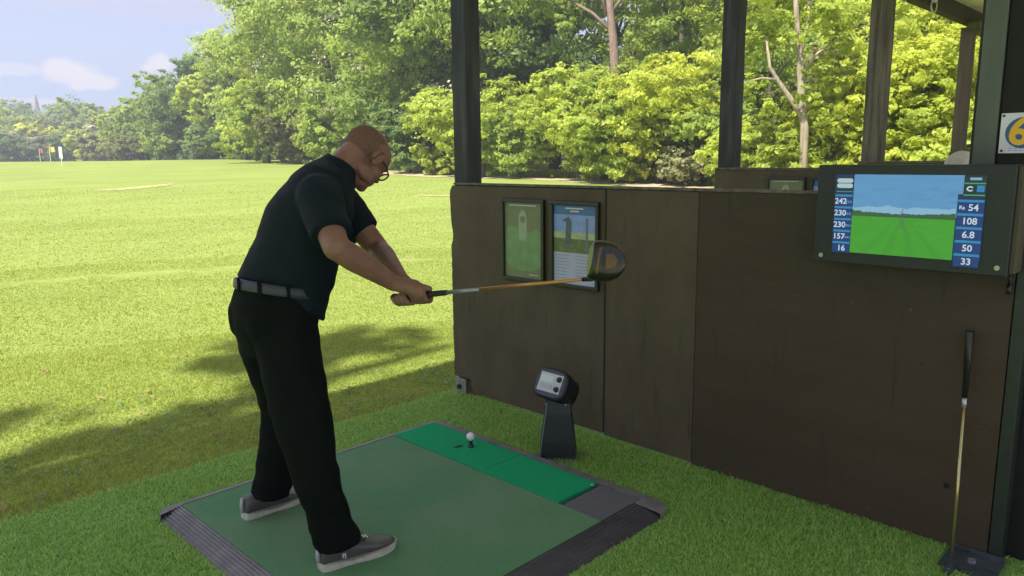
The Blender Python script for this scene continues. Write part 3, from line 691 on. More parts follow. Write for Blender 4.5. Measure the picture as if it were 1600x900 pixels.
def far_part(x, ztop, label, frames=None):
    t = thing('bay_partition', label, 'partition', (x, 2, 0), GP)
    bm = B(); wobble_panel(bm, x, x+.024, .58, 3.60, .02, ztop, x, False); obj('panel', bm, PLY2, t)
    bm = B(); box(bm, x-.01, x+.06, .56, 3.595, ztop+.001, ztop+.018, .003); obj('top_cap', bm, EDGE, t)
    return t
far_part(6.30, 1.372, 'second partition with two posters just showing over the near one')
far_part(9.77, 1.395, 'third partition whose top shows behind the monitor')
far_part(13.5, 1.50, 'farthest partition below the brown post')
post(6.33, 6.48, 3.44, 3.592, -.03, 3.44, BLK, 'second black post rising from the second partition')
post(9.80, 9.96, 3.36, 3.592, -.03, 3.44, GRY, 'weathered grey post rising from the third partition')
post(13.53, 13.60, 3.39, 3.592, -.03, 3.40, BRN, 'brownish post farthest along the bays under the header beam')
hd = thing('header_beam', 'dark header beam carried by the posts under the roof edge', 'beam', (6, 3.5, 3.44))
bm = B(); box(bm, -2.5, 17, 3.45, 3.58, 3.441, 3.66, .004); obj('timber', bm, mat('black_timber_beam', (.022, .018, .013), .8, var=.3, scale=10, bump=.2), hd)
bm = B(); box(bm, 13.3, 16, 3.28, 3.449, 3.30, 3.44, .004); obj('packing_block', bm, mat('green_timber_block', (.07, .075, .04), .8, var=.4, scale=10), hd)
for k, (x, s) in enumerate(((11.6, .09), (10.35, .07))):
    c = thing('cable_loop', ['pale looped cable hanging under the header beam near the ceiling light', 'small pale cable coil beside the weathered grey post top'][k], 'cable', (x, 3.42, 3.42))
    bm = B(); tube(bm, [Vector((x+s*math.sin(a)*1.3, 3.43-.02*k, 3.46+s*math.cos(a)-(.0 if k == 0 else .05))) for a in np.linspace(-2.9, 2.9, 22)], .011, 6); obj('cable', bm, mat('pale_cable', (.5, .5, .42), .5), c, True)
    bm = B(); ball(bm, (x-.03, 3.43, 3.53), (.07, .05, .04)); obj('junction_box', bm, mat('pale_plastic', (.55, .55, .48), .5), c, True)
rf = thing('bay_roof', 'shallow roof over the bays with a pale boarded ceiling', 'roof', (5, 0, 3.7))
bm = B()
y = -.9; k = 0
while y < 3.7:
    box(bm, -2.5, 18, y, y+.193, 3.662, 3.68, .002); y += .196
obj('ceiling', bm, mat('cream_boards', (.66, .60, .38), .7, var=.12, scale=6), rf)
bm = B(); box(bm, -2.6, 18.1, -1.0, 3.72, 3.681, 3.80, .005); obj('deck', bm, mat('roof_felt', (.05, .05, .05), .95), rf)
bm = B(); box(bm, -2.6, 18.1, 3.721, 3.75, 3.60, 3.82, .003); obj('fascia', bm, mat('black_timber_beam', (.022, .018, .013), .8), rf)
bm = B(); box(bm, -7, 18, -7, -.75, -.05, .003); tag(obj('unseen_bounce_walkway', bm, mat('bounce_concrete', (.42, .40, .36), .9, var=.15, scale=3, bump=.2)), kind='structure')  # unseen behind the camera; pale paving added to bounce sun up to the ceiling
# rear upright, pale strip and number board
up = thing('rear_upright', 'broad black upright at the right behind the monitor, above the partition end', 'post', (WX+.05, .5, 0))
bm = B(); box(bm, WX+.074, WX+.15, .36, .692, .0, 3.66, .003); obj('timber', bm, mat('near_black_timber', (.006, .0065, .005), .8, var=.3, scale=12, stretch=(1, 1, .2), bump=.3), up)
bm = B(); box(bm, WX+.066, WX+.12, .697, .768, .9, 3.66, .002); s_ = obj('pale_strip', bm, mat('grey_green_paint', (.085, .098, .080), .55, var=.12, scale=18, stretch=(1, 1, .2), bump=.1), up); s_['label'] = 'grey-green painted strip'
bm = B(); box(bm, WX+.067, WX+.13, .7685, .776, .9, 3.66); obj('dark_strip', bm, mat('dark_timber', (.02, .019, .017), .8), up)  # thin dark strip down the left side of the pale one
sg = thing('number_sign', 'white bay number plate with a yellow 6 on a blue disc', 'sign', (WX+.07, .6, 1.56))
sx = WX+.0735; sy0, sy1, sz0, sz1 = .688-.152, .688, 1.497, 1.636
bm = B(); box(bm, sx-.003, sx, sy0, sy1, sz0, sz1, .0008); obj('plate', bm, mat('sign_white', (.62, .62, .68), .4, var=.06), sg)
cy, cz = .688-.060-.010, 1.5675
bm = B(); tube(bm, [(sx-.0032, cy, cz), (sx-.0045, cy, cz)], .0535, 40); obj('disc', bm, mat('sign_blue', (.015, .085, .26), .4), sg)
text('numeral', '6', .128, wallmtx(sx-.0052, cy+.012, cz-.001), mat('sign_yellow', (.75, .42, .02), .45), sg, .0006, .0035)
text('lettering', 'BAY', .014, wallmtx(sx-.0036, cy-.02, sz1-.008), mat('sign_ink', (.02, .05, .15), .5), sg, .0003)
bm = B()
for k in range(2):
    for j_ in range(7): box(bm, sx-.0036, sx-.0030, sy1-.030-j_*.016-.012, sy1-.030-j_*.016, sz0+.008+k*.008, sz0+.0105+k*.008)
obj('small_print', bm, mat('sign_print_blue', (.20, .26, .50), .5), sg)
for (a, b_) in ((sy1-.010, sz0+.009), (sy1-.008, sz1-.009)):
    bm = B(); ball(bm, (sx-.004, a, b_), (.002, .0045, .0045), n=8); obj('screw', bm, mat('dark_bolt', (.05, .05, .05), .4, metal=.7), sg)
bp = thing('base_plate', 'dark steel foot plate with a bolt on the turf under the partition end', 'bracket', (WX-.1, .6, 0))
bm = B(); box(bm, WX-.17, WX-.012, .52, .70, .0, .012, .002); box(bm, WX-.020, WX-.0125, .52, .70, .0125, .03, .001); obj('plate', bm, mat('dark_steel', (.035, .045, .055), .5, metal=.3, col2=(.09, .10, .115), scale=35, bump=.2), bp)
bm = B(); tube(bm, [(WX-.09, .61, .012), (WX-.09, .61, .024)], .014, 6); obj('bolt', bm, mat('galvanised_steel', (.3, .3, .3), .4), bp)

# cloth-like pale bundle showing over the monitor
bd = thing('cloth_bundle', 'off-white rounded cloth bundle showing just above the monitor', 'cloth', (6.2, 1.6, 1.39))
bm = B(); ball(bm, (6.32, 1.60, 1.43), (.08, .095, .085)); ball(bm, (6.32, 1.625, 1.42), (.085, .085, .06)); ball(bm, (6.32, 1.57, 1.44), (.07, .06, .07))
me = fuse(bm, .008, 2); wrinkle(me, lambda c: .006*noise.noise(c*22)); link('folds', me, mat('offwhite_cloth', (.50, .48, .43), .9, var=.18, scale=30), bd)
bm = B(); ball(bm, (6.42, 1.50, 1.47), (.05, .03, .07)); me = fuse(bm, .008, 1); link('blue_corner', me, mat('blue_cloth', (.30, .36, .52), .9), bd)

# ---------------------------------------------------------------- posters
FRM = mat('black_frame', (.012, .012, .014), .3)
PFR = mat('poster_frame_black', (.012, .012, .015), .3)  # even near-black of the poster frames
def poster(x, y0, y1, z0, z1, kind, label):
    t = thing('framed_poster', label, 'poster', (x, (y0+y1)/2, z0), 'framed posters on the partitions')
    f = .022
    for (a, b_, c, d) in ((y0, y1, z1-f, z1), (y0, y1, z0, z0+f), (y0, y0+f, z0+f+.0005, z1-f-.0005), (y1-f, y1, z0+f+.0005, z1-f-.0005)):
        bm = B(); box(bm, x-.022, x-.001, a, b_, c, d, .004); obj('frame', bm, PFR, t)
    bm = B(); ya, yb, za, zb = y0+f-.001, y1-f+.001, z0+f-.001, z1-f+.001
    def rect(a, b_, c, d, m, nm, lay):
        q = B(); box(q, x-.008-lay*.0006, x-.0075-lay*.0006+.0004, ya+(yb-ya)*(1-b_), ya+(yb-ya)*(1-a), za+(zb-za)*c, za+(zb-za)*d); return obj(nm, q, m, t)
    bm.free()
    def blob(pts, m, nm, lay):
        q = B(); vs = [q.verts.new((x-.0085-lay*.0006, ya+(yb-ya)*(1-u), za+(zb-za)*v)) for u, v in pts]; fc = q.faces.new(vs)
        e = bmesh.ops.extrude_face_region(q, geom=[fc]); 
        for v in e['geom']:
            if isinstance(v, bmesh.types.BMVert): v.co.x += .0004
        bmesh.ops.recalc_face_normals(q, faces=q.faces); return obj(nm, q, m, t)
    if kind == 'map':
        rect(0, 1, 0, 1, mat('map_olive', (.17, .20, .10), .5, var=.12, scale=20), 'print', 0)
        blob([(.03, .2), (.2, .13), (.5, .09), (.8, .11), (.97, .17), (.97, .62), (.8, .66), (.7, .6), (.55, .68), (.35, .66), (.2, .70), (.06, .66)], mat('map_green', (.17, .30, .12), .5, var=.15, scale=14), 'fairway', 1)
        blob([(.5+.11*math.cos(a), .78+.12*math.sin(a)) for a in np.linspace(0, math.pi, 9)] + [(.39, .56), (.42, .5), (.58, .5), (.61, .56)], mat('map_pale', (.30, .38, .24), .5, var=.1, scale=30), 'hole_plan', 2)
        blob([(.5+.07*math.cos(a), .78+.045*math.sin(a)) for a in np.linspace(0, 2*math.pi, 14)[:-1]], mat('map_olive', (.17, .20, .10), .5), 'green_ring', 3)
        q = B(); box(q, x-.0113, x-.0110, ya+(yb-ya)*.09, ya+(yb-ya)*.34, za+(zb-za)*.05, za+(zb-za)*.060); obj('footer', q, mat('poster_white', (.55, .58, .55), .5), t)
        q = B(); box(q, x-.0113, x-.0110, ya+(yb-ya)*.14, ya+(yb-ya)*.86, za+(zb-za)*.955, za+(zb-za)*.968)
        obj('title', q, mat('poster_white', (.55, .58, .55), .5), t)
    else:
        rect(0, 1, 0, .40, mat('poster_paper', (.42, .46, .60), .45, var=.05), 'print', 0)
        rect(0, 1, .40, .62, mat('photo_grass', (.13, .17, .06), .5, var=.3, scale=40), 'photo_grass', 0)
        rect(0, 1, .58, .66, mat('photo_sunlit', (.38, .44, .22), .5, var=.2, scale=30), 'photo_field', 1)
        rect(0, 1, .66, .88, mat('photo_sky', (.22, .32, .62), .5, var=.15, scale=12), 'photo_sky', 0)
        rect(0, 1, .88, 1, mat('poster_blue', (.05, .15, .33), .45), 'banner', 0)
        blob([(.30, .50), (.40, .50), (.42, .66), (.43, .78), (.36, .86), (.32, .84), (.24, .82), (.23, .80), (.31, .79), (.29, .66)], mat('photo_figure', (.09, .12, .13), .6, var=.3, scale=60), 'photo_golfer', 2)
        rect(.76, .81, .44, .84, mat('photo_post', (.17, .17, .20), .6), 'photo_post', 2)
        q = B(); rg = random.Random(int(y0*100))
        for k in range(8):
            z = za+(zb-za)*(.36-.042*k)
            for c0, c1 in ((.06, .44), (.52, .93)):
                L = c0+(c1-c0)*(.6+.4*rg.random()); box(q, x-.0096, x-.0093, ya+(yb-ya)*(1-L), ya+(yb-ya)*(1-c0), z, z+.003)
        obj('small_print', q, mat('print_grey', (.22, .26, .38), .6), t)
        for a, b_, z in ((.28, .70, .95), (.40, .60, .915)):
            q = B(); box(q, x-.0096, x-.0093, ya+(yb-ya)*(1-b_), ya+(yb-ya)*(1-a), za+(zb-za)*z, za+(zb-za)*z+.008)
            obj('title', q, mat('poster_white', (.55, .58, .55), .5), t)
    # glazing
    m = MATS.get('poster_glass')
    return t
poster(WX, 2.80, 3.135, .797, 1.27, 'map', 'green course map in a black frame, left on the near partition')
poster(WX, 2.417, 2.755, .80, 1.268, 'photo', 'blue and white poster in a black frame behind the club head, near partition')
poster(6.30, 2.74, 3.085, .84, 1.312, 'map', 'green framed map on the second partition, only its top showing')
poster(6.30, 2.35, 2.695, .84, 1.31, 'photo', 'blue framed poster on the second partition cut off by the monitor')

# ---------------------------------------------------------------- monitor
mo = thing('bay_monitor', 'wide flat screen in a dark steel box on the partition wall showing shot figures', 'monitor', (WX-.05, .93, 1.06))
fx = 2.965; y0, y1, z0, z1 = .583, 1.243, 1.083, 1.459
bm = B(); box(bm, fx, WX-.004, y0, y1, z0, z1, .004); cs_ = obj('casing', bm, mat('casing_black', (.014, .019, .019), .5, var=.1, scale=30), mo)
bm = B(); box(bm, fx+.02, WX-.004, y0-.016, y0-.0005, z0+.01, z1-.002, .002); obj('side_panel', bm, mat('brown_side', (.07, .06, .035), .7), mo)
sy_l, sy_r, zb, zt = 1.172, .666, 1.128, 1.424
SX = fx-.0012
def scr(nm, u0, u1, v0, v1, m, lay=1, par=None):
    """rectangle on the screen, u from its left edge, v from its bottom, both 0..1"""
    q = B(); ya = sy_l+(sy_r-sy_l)*u1; yb = sy_l+(sy_r-sy_l)*u0
    box(q, SX-lay*.0006-.0003, SX-lay*.0006, ya, yb, zb+(zt-zb)*v0, zb+(zt-zb)*v1); return obj(nm, q, m, par or scn)
ES = .21
scn = None
bm = B(); box(bm, SX-.0004, SX+.001, sy_r, sy_l, zb, zt); scn = obj('screen', bm, emis('screen_navy', (.003, .018, .075), ES), mo)
scr('sky_picture', .135, .865, .50, 1, emis('screen_sky', (.10, .28, .50), ES, (.022, .10, .30), (zb+(zt-zb)*.5, zt)))
def edgeblob(nm, pts, m, lay):
    q = B(); vs = [q.verts.new((SX-lay*.0006, sy_l+(sy_r-sy_l)*u, zb+(zt-zb)*v)) for u, v in pts]; fc = q.faces.new(vs)
    e = bmesh.ops.extrude_face_region(q, geom=[fc])
    for v in e['geom']:
        if isinstance(v, bmesh.types.BMVert): v.co.x -= .0003
    bmesh.ops.recalc_face_normals(q, faces=q.faces); return obj(nm, q, m, scn)
us = np.linspace(.135, .83, 60)
edgeblob('cloud_picture', [(.135, .51)]+[(u, .60+.035*noise.noise((u*9, 0, 0))+.02*noise.noise((u*30, 0, 0))) for u in us]+[(.83, .51)], emis('screen_cloud', (.22, .42, .58), ES), 2)
edgeblob('treeline_picture', [(.135, .44)]+[(u, .55-.03*math.sin((u-.1)*4.2)+.022*noise.noise((u*25, 3, 0))+.016*noise.noise((u*70, 5, 0))) for u in us]+[(.83, .44)], emis('screen_trees', (.03, .10, .04), ES, (.06, .13, .05), (1.2, 1.3)), 3)
scr('fairway_picture', .135, .83, 0, .475, emis('screen_green', (.045, .30, .025), ES, (.09, .40, .06), (zb, zb+(zt-zb)*.5)), 4)
for a0, a1, b0, b1 in ((.36, .43, .476, .484), (.52, .60, .496, .503), (.20, .25, .455, .462), (.72, .78, .52, .528)):
    edgeblob('mown_stripe', [(a0, .0), (b0, .46), (b1, .46), (a1, .0)], emis('screen_green_dark', (.042, .275, .026), ES), 5)
for u, h_ in ((.487, .60), (.478, .55), (.50, .53)):
    scr('target_pole', u, u+.004, .34, h_, emis('screen_pole', (.10, .10, .12), ES), 6)
NAVY = emis('screen_navy_row', (.003, .030, .16), ES); CY = emis('screen_cyan', (.02, .20, .42), ES); WH = emis('screen_white', (.50, .60, .68), ES); GN = emis('screen_header_green', (.05, .30, .12), ES)
scr('left_column', 0, .135, 0, 1, emis('screen_navy', (.003, .018, .075), ES), 5)
scr('right_column', .835, 1, 0, .78, emis('screen_navy', (.003, .018, .075), ES), 5)
scr('corner_badge', .865, 1, .78, 1, emis('screen_dark', (.004, .02, .03), ES), 5)
left = [('242', 'YDS'), ('230', 'YDS'), ('230', 'MPH'), ('157', 'MPH'), ('16', '')]
right = [('54', ''), ('108', ''), ('6.8', ''), ('50', ''), ('33', '')]
def scrpos(u, v, lay): return wallmtx(SX-lay*.0006-.0004, sy_l+(sy_r-sy_l)*u, zb+(zt-zb)*v)
for k in range(5):
    v = .655-.152*k
    scr('figure_row', .004, .131, v-.055, v+.055, NAVY, 6); scr('row_heading', .004, .131, v+.060, v+.088, CY, 6)
    text('figure', left[k][0], .030, scrpos(.048 if left[k][1] else .07, v, 7), WH, scn, .0002, .0006)
    if left[k][1]: text('unit', left[k][1], .0125, scrpos(.108, v-.008, 7), emis('screen_unit', (.2, .36, .5), ES), scn, .0002)
    v = .625-.158*k
    scr('figure_row', .839, .996, v-.060, v+.060, NAVY, 6); scr('row_heading', .839, .996, v+.064, v+.094, CY, 6)
    text('figure', right[k][0], .032, scrpos(.935 if k == 0 else .918, v, 7), WH, scn, .0002, .0006)
text('unit', 'Ra', .018, scrpos(.866, .625, 7), WH, scn, .0002, .0003)
for v in (.92, .855):
    q = B(); ya, yb, h_ = sy_l+(sy_r-sy_l)*.13, sy_l+(sy_r-sy_l)*.012, .0085; z = zb+(zt-zb)*v
    pts = [(yb-h_+h_*math.cos(a), z+h_*math.sin(a)) for a in np.linspace(-1.57, 1.57, 8)] + [(ya+h_-h_*math.cos(a), z-h_*math.sin(a)) for a in np.linspace(-1.57, 1.57, 8)]
    fc = q.faces.new([q.verts.new((SX-.0042, a, b_)) for a, b_ in pts]); bmesh.ops.recalc_face_normals(q, faces=q.faces)
    obj('name_pill', q, emis('screen_pill', (.38, .50, .52), ES), scn)
scr('green_rule', .012, .13, .775, .785, GN, 6); scr('green_rule', .868, .996, .90, .915, GN, 6); scr('green_rule', .868, .996, .765, .78, GN, 6)
q = B()
for a0, a1 in ((.55, 5.7),):
    P_ = [(math.cos(a), math.sin(a)) for a in np.linspace(a0, a1, 16)]
    cyy, czz = sy_l+(sy_r-sy_l)*.905, zb+(zt-zb)*.845
    o_ = [q.verts.new((SX-.0048, cyy-p[0]*.011, czz+p[1]*.009)) for p in P_]; i_ = [q.verts.new((SX-.0048, cyy-p[0]*.006, czz+p[1]*.0045)) for p in P_]
    for k in range(15): q.faces.new((o_[k], o_[k+1], i_[k+1], i_[k]))
obj('emblem', q, WH, scn); scr('cyan_badge', .945, .99, .81, .885, CY, 6); scr('cyan_badge', .90, .97, .945, .975, emis('screen_unit', (.2, .36, .5), ES), 6)
for (a, b_) in ((y1-.030, z0+.026), (y0+.030, z0+.030)):
    q = B(); tube(q, [(fx, a, b_), (fx-.005, a, b_)], .0085, 16); tube(q, [(fx-.005, a, b_), (fx-.009, a, b_)], .0055, 6)
    obj('bolt', q, mat('shiny_bolt', (.45, .40, .38), .3, metal=.8), mo)
bm = B(); tube(bm, [(WX-.03, .592, 1.09), (WX-.03, .592, 1.04)], .005, 8); tube(bm, [(WX-.03, .592, 1.045), (WX-.03, .592, 1.01)], .009, 8); obj('cable_end', bm, FRM, mo, True)

# ---------------------------------------------------------------- hitting mat
hm = thing('hitting_mat', 'square green hitting mat with grey rubber ramp edges', 'golf mat', ((MX0+MX1)/2, (MY0+MY1)/2, 0))
MZ = .030
RUB = mat('grey_rubber', (.17, .155, .16), .55, var=.25, scale=14, stretch=(1, 1, 1), bump=.2, bscale=120)
RUBD = mat('dark_rubber', (.065, .06, .068), .42, var=.25, scale=14, bump=.2, bscale=120)
def ramp_edge(nm, along, a0, a1, out_, inn, m, par, zi=MZ, ribs=7):
    """ribbed ramp: runs along 'x' or 'y' from a0 to a1, rises from coordinate out_ to inn"""
    q = B(); prof = []
    for k in range(ribs):
        f0, f1, f2 = k/ribs, (k+.62)/ribs, (k+.70)/ribs
        z = lambda f: .003 + (zi-.003)*math.sin(f*math.pi/2)
        prof += [(f0, z(f0)-.0045), (f0+.03, z(f0)), (f1, z(f1)+.001), (f2, z(f2)-.0045)]
    prof += [(1, zi-.001), (1, -.004), (0, -.004)]
    e = []
    for a in (a0, a1):
        e.append([q.verts.new((a, out_+(inn-out_)*f, z) if along == 'x' else (out_+(inn-out_)*f, a, z)) for f, z in prof])
    n_ = len(prof)
    for k in range(n_): q.faces.new((e[0][k], e[0][(k+1) % n_], e[1][(k+1) % n_], e[1][k]))
    q.faces.new(e[0]); q.faces.new(e[1][::-1]); bmesh.ops.recalc_face_normals(q, faces=q.faces)
    return obj(nm, q, m, par)
ix0, ix1, iy0, iy1 = 1.165, 2.585, 1.775, 3.19
ramp_edge('ramp', 'y', iy0-.02, iy1-.01, MX0, ix0, RUB, hm)
ramp_edge('ramp', 'x', ix0+.0, ix1-.05, MY0, iy0-.002, RUBD, hm)['label'] = 'darker ribbed ramp at the near right edge'
# thin borders at the two far sides, rounded corners
def border(pts_o, pts_i, z, nm, m, h=.0):
    q = B(); o0 = [q.verts.new((x, y, 0)) for x, y in pts_o]; o1 = [q.verts.new((x*.0+x, y, z-.004)) for x, y in pts_o]; i1 = [q.verts.new((x, y, z)) for x, y in pts_i]; i0 = [q.verts.new((x, y, 0)) for x, y in pts_i]
    for k in range(len(pts_o)-1):
        q.faces.new((o0[k], o0[k+1], o1[k+1], o1[k])); q.faces.new((o1[k], o1[k+1], i1[k+1], i1[k])); q.faces.new((i1[k], i1[k+1], i0[k+1], i0[k]))
    bmesh.ops.recalc_face_normals(q, faces=q.faces); return obj(nm, q, m, hm)
def arc(cx, cy, r_, a0, a1, n_=8): return [(cx+r_*math.cos(a), cy+r_*math.sin(a)) for a in np.linspace(a0, a1, n_)]
po = [(MX0, iy1-.012)] + arc(MX0+.06, MY1-.06, .06, math.pi, math.pi/2) + arc(MX1-.05, MY1-.05, .05, math.pi/2, 0) + [(MX1, 1.83)] + arc(MX1-.09, MY0+.09, .09, 0, -math.pi/2) + [(ix1-.06, MY0)]
pi_ = [(ix0-.003, iy1-.012)] + arc(ix0+.01, iy1-.01, .008, math.pi, math.pi/2) + arc(ix1-.012, iy1-.012, .01, math.pi/2, 0) + [(ix1, 1.83)] + arc(ix1-.012, iy0+.01, .01, 0, -math.pi/2) + [(ix1-.06, iy0-.002)]
border(po, pi_, MZ+.001, 'rim', RUB)
ML = mat('mat_olive_green', (.105, .250, .120), .95, col2=(.170, .350, .185), scale=260, bump=.7, bscale=420, spec=.1, detail=3)
def matmix():
    m = ML; t = m.node_tree; b = t.nodes['Principled BSDF']; src = b.inputs['Base Color'].links[0].from_socket
    n = N(t, 'ShaderNodeTexNoise'); n.inputs['Scale'].default_value = 2.2; n.inputs['Detail'].default_value = 6
    co_ = [x for x in t.nodes if x.type == 'TEX_COORD'][0]; t.links.new(co_.outputs['Object'], n.inputs['Vector'])
    rr_ = N(t, 'ShaderNodeValToRGB'); rr_.color_ramp.elements[0].position = .42; rr_.color_ramp.elements[1].position = .66; rr_.color_ramp.elements[0].color = (0, 0, 0, 1); rr_.color_ramp.elements[1].color = (.55, .55, .55, 1)
    t.links.new(n.outputs[0], rr_.inputs[0])
    x = N(t, 'ShaderNodeMix', data_type='RGBA'); t.links.new(rr_.outputs[0], x.inputs[0]); t.links.new(src, x.inputs[6]); x.inputs[7].default_value = (.230, .320, .210, 1)
    t.links.new(x.outputs[2], b.inputs['Base Color'])
matmix()
bm = B(); box(bm, ix0+.002, 2.303, iy0+.003, iy1-.003, 0, MZ-.001, .002); obj('stance_mat', bm, ML, hm)
SG = mat('strip_bright_green', (.010, .310, .125), .9, col2=(.020, .410, .170), scale=160, bump=.6, bscale=350, spec=.1, detail=3)
bm = B(); box(bm, 2.306, 2.578, 2.50, iy1-.003, 0, MZ+.003, .003); obj('hitting_strip', bm, SG, hm)
bm = B(); box(bm, 2.306, 2.578, 2.018, 2.4992, 0, MZ+.002, .003); st = obj('hitting_strip', bm, SG, hm)
bm = B(); box(bm, 2.309, 2.58, 1.782, 1.996, 0, MZ-.004, .002); obj('rubber_tile', bm, mat('grey_tile', (.125, .12, .135), .6, var=.15, scale=40, bump=.15), hm)
bm = B(); box(bm, 2.306, 2.583, iy0+.002, 2.03, -.002, .012); obj('tray', bm, mat('hole_black', (.004, .004, .004), .9), hm)
bm = B(); ball(bm, (2.545, 2.02, MZ), (.008, .006, .004), n=6); obj('debris', bm, mat('poster_white', (.55, .58, .55), .5), st)
for (x, y) in ((MX0+.035, MY1-.055), (MX1-.05, MY0+.06)):
    bm = B(); tube(bm, [(x, y, .012), (x, y, MZ*.8)], .008, 10); obj('screw_hole', bm, mat('hole_black', (.004, .004, .004), .9), hm)
# tee and ball
bxx, byy = 2.475, 2.76
te = thing('rubber_tee', 'short black rubber tee standing in the bright green strip', 'tee', (bxx, byy, MZ))
bm = B(); tube(bm, [(bxx, byy, MZ+.0035), (bxx, byy, MZ+.006), (bxx, byy, MZ+.030), (bxx, byy, MZ+.038)], [.018, .011, .0095, .013], 14); obj('stem', bm, FRM, te, True)
bm = B(); q_ = [(bxx-.045+.03*math.cos(a)*(.7+.5*rnd.random()), byy+.045+.016*math.sin(a)*(.7+.5*rnd.random()), MZ+.0036) for a in np.linspace(0, 6.28, 15)[:-1]]; bm.faces.new([bm.verts.new(p) for p in q_]); bmesh.ops.recalc_face_normals(bm, faces=bm.faces); obj('worn_hole', bm, mat('worn_dark_green', (.006, .04, .02), .9), te)
bb = B(); bmesh.ops.create_icosphere(bb, subdivisions=5, radius=.0214, matrix=Matrix.Translation((bxx, byy, MZ+.038+.0195)))
gb = obj('golf_ball', bb, mat('ball_white', (.80, .80, .82), .35, bump=.25, bscale=400), smooth=True); tag(gb, 'white golf ball resting on the tee', 'golf ball')

# ---------------------------------------------------------------- ball dispenser / control stand
ds = thing('tee_control_stand', 'black pedestal unit with tilted silver two-knob panel by the partition', 'control unit', (2.72, 2.42, 0))
BP = mat('black_plastic', (.010, .013, .014), .42, var=.2, scale=20)
yc = 2.375
bm = B(); rows = []
for z, yh, x0, x1 in ((.0, .098, 2.665, 2.80), (.10, .090, 2.67, 2.80), (.24, .072, 2.685, 2.80), (.31, .066, 2.70, 2.80)):
    rows.append([bm.verts.new(p) for p in ((x0, yc-yh, z), (x1, yc-yh, z), (x1, yc+yh-.01, z), (x0, yc+yh-.01, z))])
for a, b_ in zip(rows, rows[1:]):
    for k in range(4): bm.faces.new((a[k], a[(k+1) % 4], b_[(k+1) % 4], b_[k]))
bm.faces.new(rows[0][::-1]); bm.faces.new(rows[-1]); bmesh.ops.recalc_face_normals(bm, faces=bm.faces)
bmesh.ops.bevel(bm, geom=[e for e in bm.edges], offset=.004, segments=2, affect='EDGES')
RS_ = Matrix.Translation((2.745, 2.40, 0)) @ Matrix.Rotation(R(38), 4, 'Z') @ Matrix.Translation((-2.735, -2.37, 0))
bmesh.ops.transform(bm, matrix=RS_, verts=bm.verts); obj('pedestal', bm, BP, ds)
bm = B(); tube(bm, [(2.663, yc+.085, .004), (2.671, yc+.070, .12), (2.683, yc+.045, .30)], .003, 6); bmesh.ops.transform(bm, matrix=RS_, verts=bm.verts); obj('edge_bead', bm, mat('grey_plastic', (.16, .17, .18), .4), ds)
for yy in (yc-.045, yc+.05):
    bm = B(); ball(bm, (2.696, yy, .288), (.005, .006, .006), n=8); bmesh.ops.transform(bm, matrix=RS_, verts=bm.verts); obj('screw', bm, mat('galvanised_steel', (.3, .3, .3), .4), ds)
bm = B(); q_ = [(2.69, yc+.075)] + [(2.69+.075*math.sin(a)*.6-.02, yc+.075+.075*math.cos(a)*.7) for a in np.linspace(1.9, -1.2, 10)]
rows = [[bm.verts.new((x, y, z)) for x, y in q_] for z in (.0, .018)]
for k in range(len(q_)): bm.faces.new((rows[0][k], rows[0][(k+1) % len(q_)], rows[1][(k+1) % len(q_)], rows[1][k]))
bm.faces.new(rows[0][::-1]); bm.faces.new(rows[1]); bmesh.ops.transform(bm, matrix=RS_, verts=bm.verts); bmesh.ops.recalc_face_normals(bm, faces=bm.faces); obj('foot_plate', bm, mat('grey_foot', (.13, .14, .15), .5, var=.2), ds)
bm = B(); tube(bm, [(2.76, yc+.02, .0), (2.76, yc+.02, .010)], .105, 24); obj('base_disc', bm, mat('grey_foot', (.13, .14, .15), .5), ds)
# head: a rounded drum seen end-on, face tilted back towards the golfer
hc = Vector((2.705, 2.402, .388)); fn = Vector((-.86, -.12, .46)).normalized()   # outward normal of the face
fu = Vector((0, 1, 0)); fu = (fu-fn*fu.dot(fn)).normalized(); fv = fn.cross(fu); fv = fv if fv.z > 0 else -fv
bm = B()
loft(bm, [(hc-fn*.115+Vector((0, -.02, -.012)), fu, fv, .055, .052, .7), (hc-fn*.105+Vector((0, -.018, -.01)), fu, fv, .075, .070, .7), (hc-fn*.02, fu, fv, .092, .078, .62), (hc+fn*.012, fu, fv, .094, .079, .58), (hc+fn*.02, fu, fv, .089, .074, .55)], 40)
bmesh.ops.recalc_face_normals(bm, faces=bm.faces)
hd_ = obj('head', bm, BP, ds, True)
bm = B(); loft(bm, [(hc+fn*.0205, fu, fv, .083, .068, .5), (hc+fn*.0235, fu, fv, .080, .065, .5)], 40); bmesh.ops.recalc_face_normals(bm, faces=bm.faces)
fp = obj('face_rim', bm, mat('blue_grey_plastic', (.045, .048, .075), .35), hd_)
def plate(nm, u0, u1, v0, v1, off, m, par):
    q = B(); c = [hc+fn*o+fu*a+fv*b_ for o in (off, off+.0008) for a, b_ in ((u0, v0), (u1, v0), (u1, v1), (u0, v1))]
    vs = [q.verts.new(p) for p in c]
    for f in ((0, 1, 2, 3), (4, 5, 6, 7), (0, 1, 5, 4), (1, 2, 6, 5), (2, 3, 7, 6), (3, 0, 4, 7)): q.faces.new([vs[k] for k in f])
    bmesh.ops.recalc_face_normals(q, faces=q.faces); return obj(nm, q, m, par)
fp2 = plate('panel', -.066, .066, -.044, .050, .0240, mat('silver_panel', (.50, .52, .56), .4, var=.05), hd_)
plate('label_area', -.012, .060, .004, .036, .0252, mat('pale_label', (.60, .66, .64), .5), fp2)
for k in range(7): plate('marking', -.030+k*.0125, -.026+k*.0125, -.030, -.006, .0252, mat('panel_marks', (.30, .32, .36), .5), fp2)
for v in (.028, -.022):
    q = B(); c = hc+fn*.0245+fu*(-.046)+fv*v; tube(q, [c, c+fn*.004, c+fn*.012], [.015, .013, .010], 16); obj('knob', q, FRM, hd_, True)

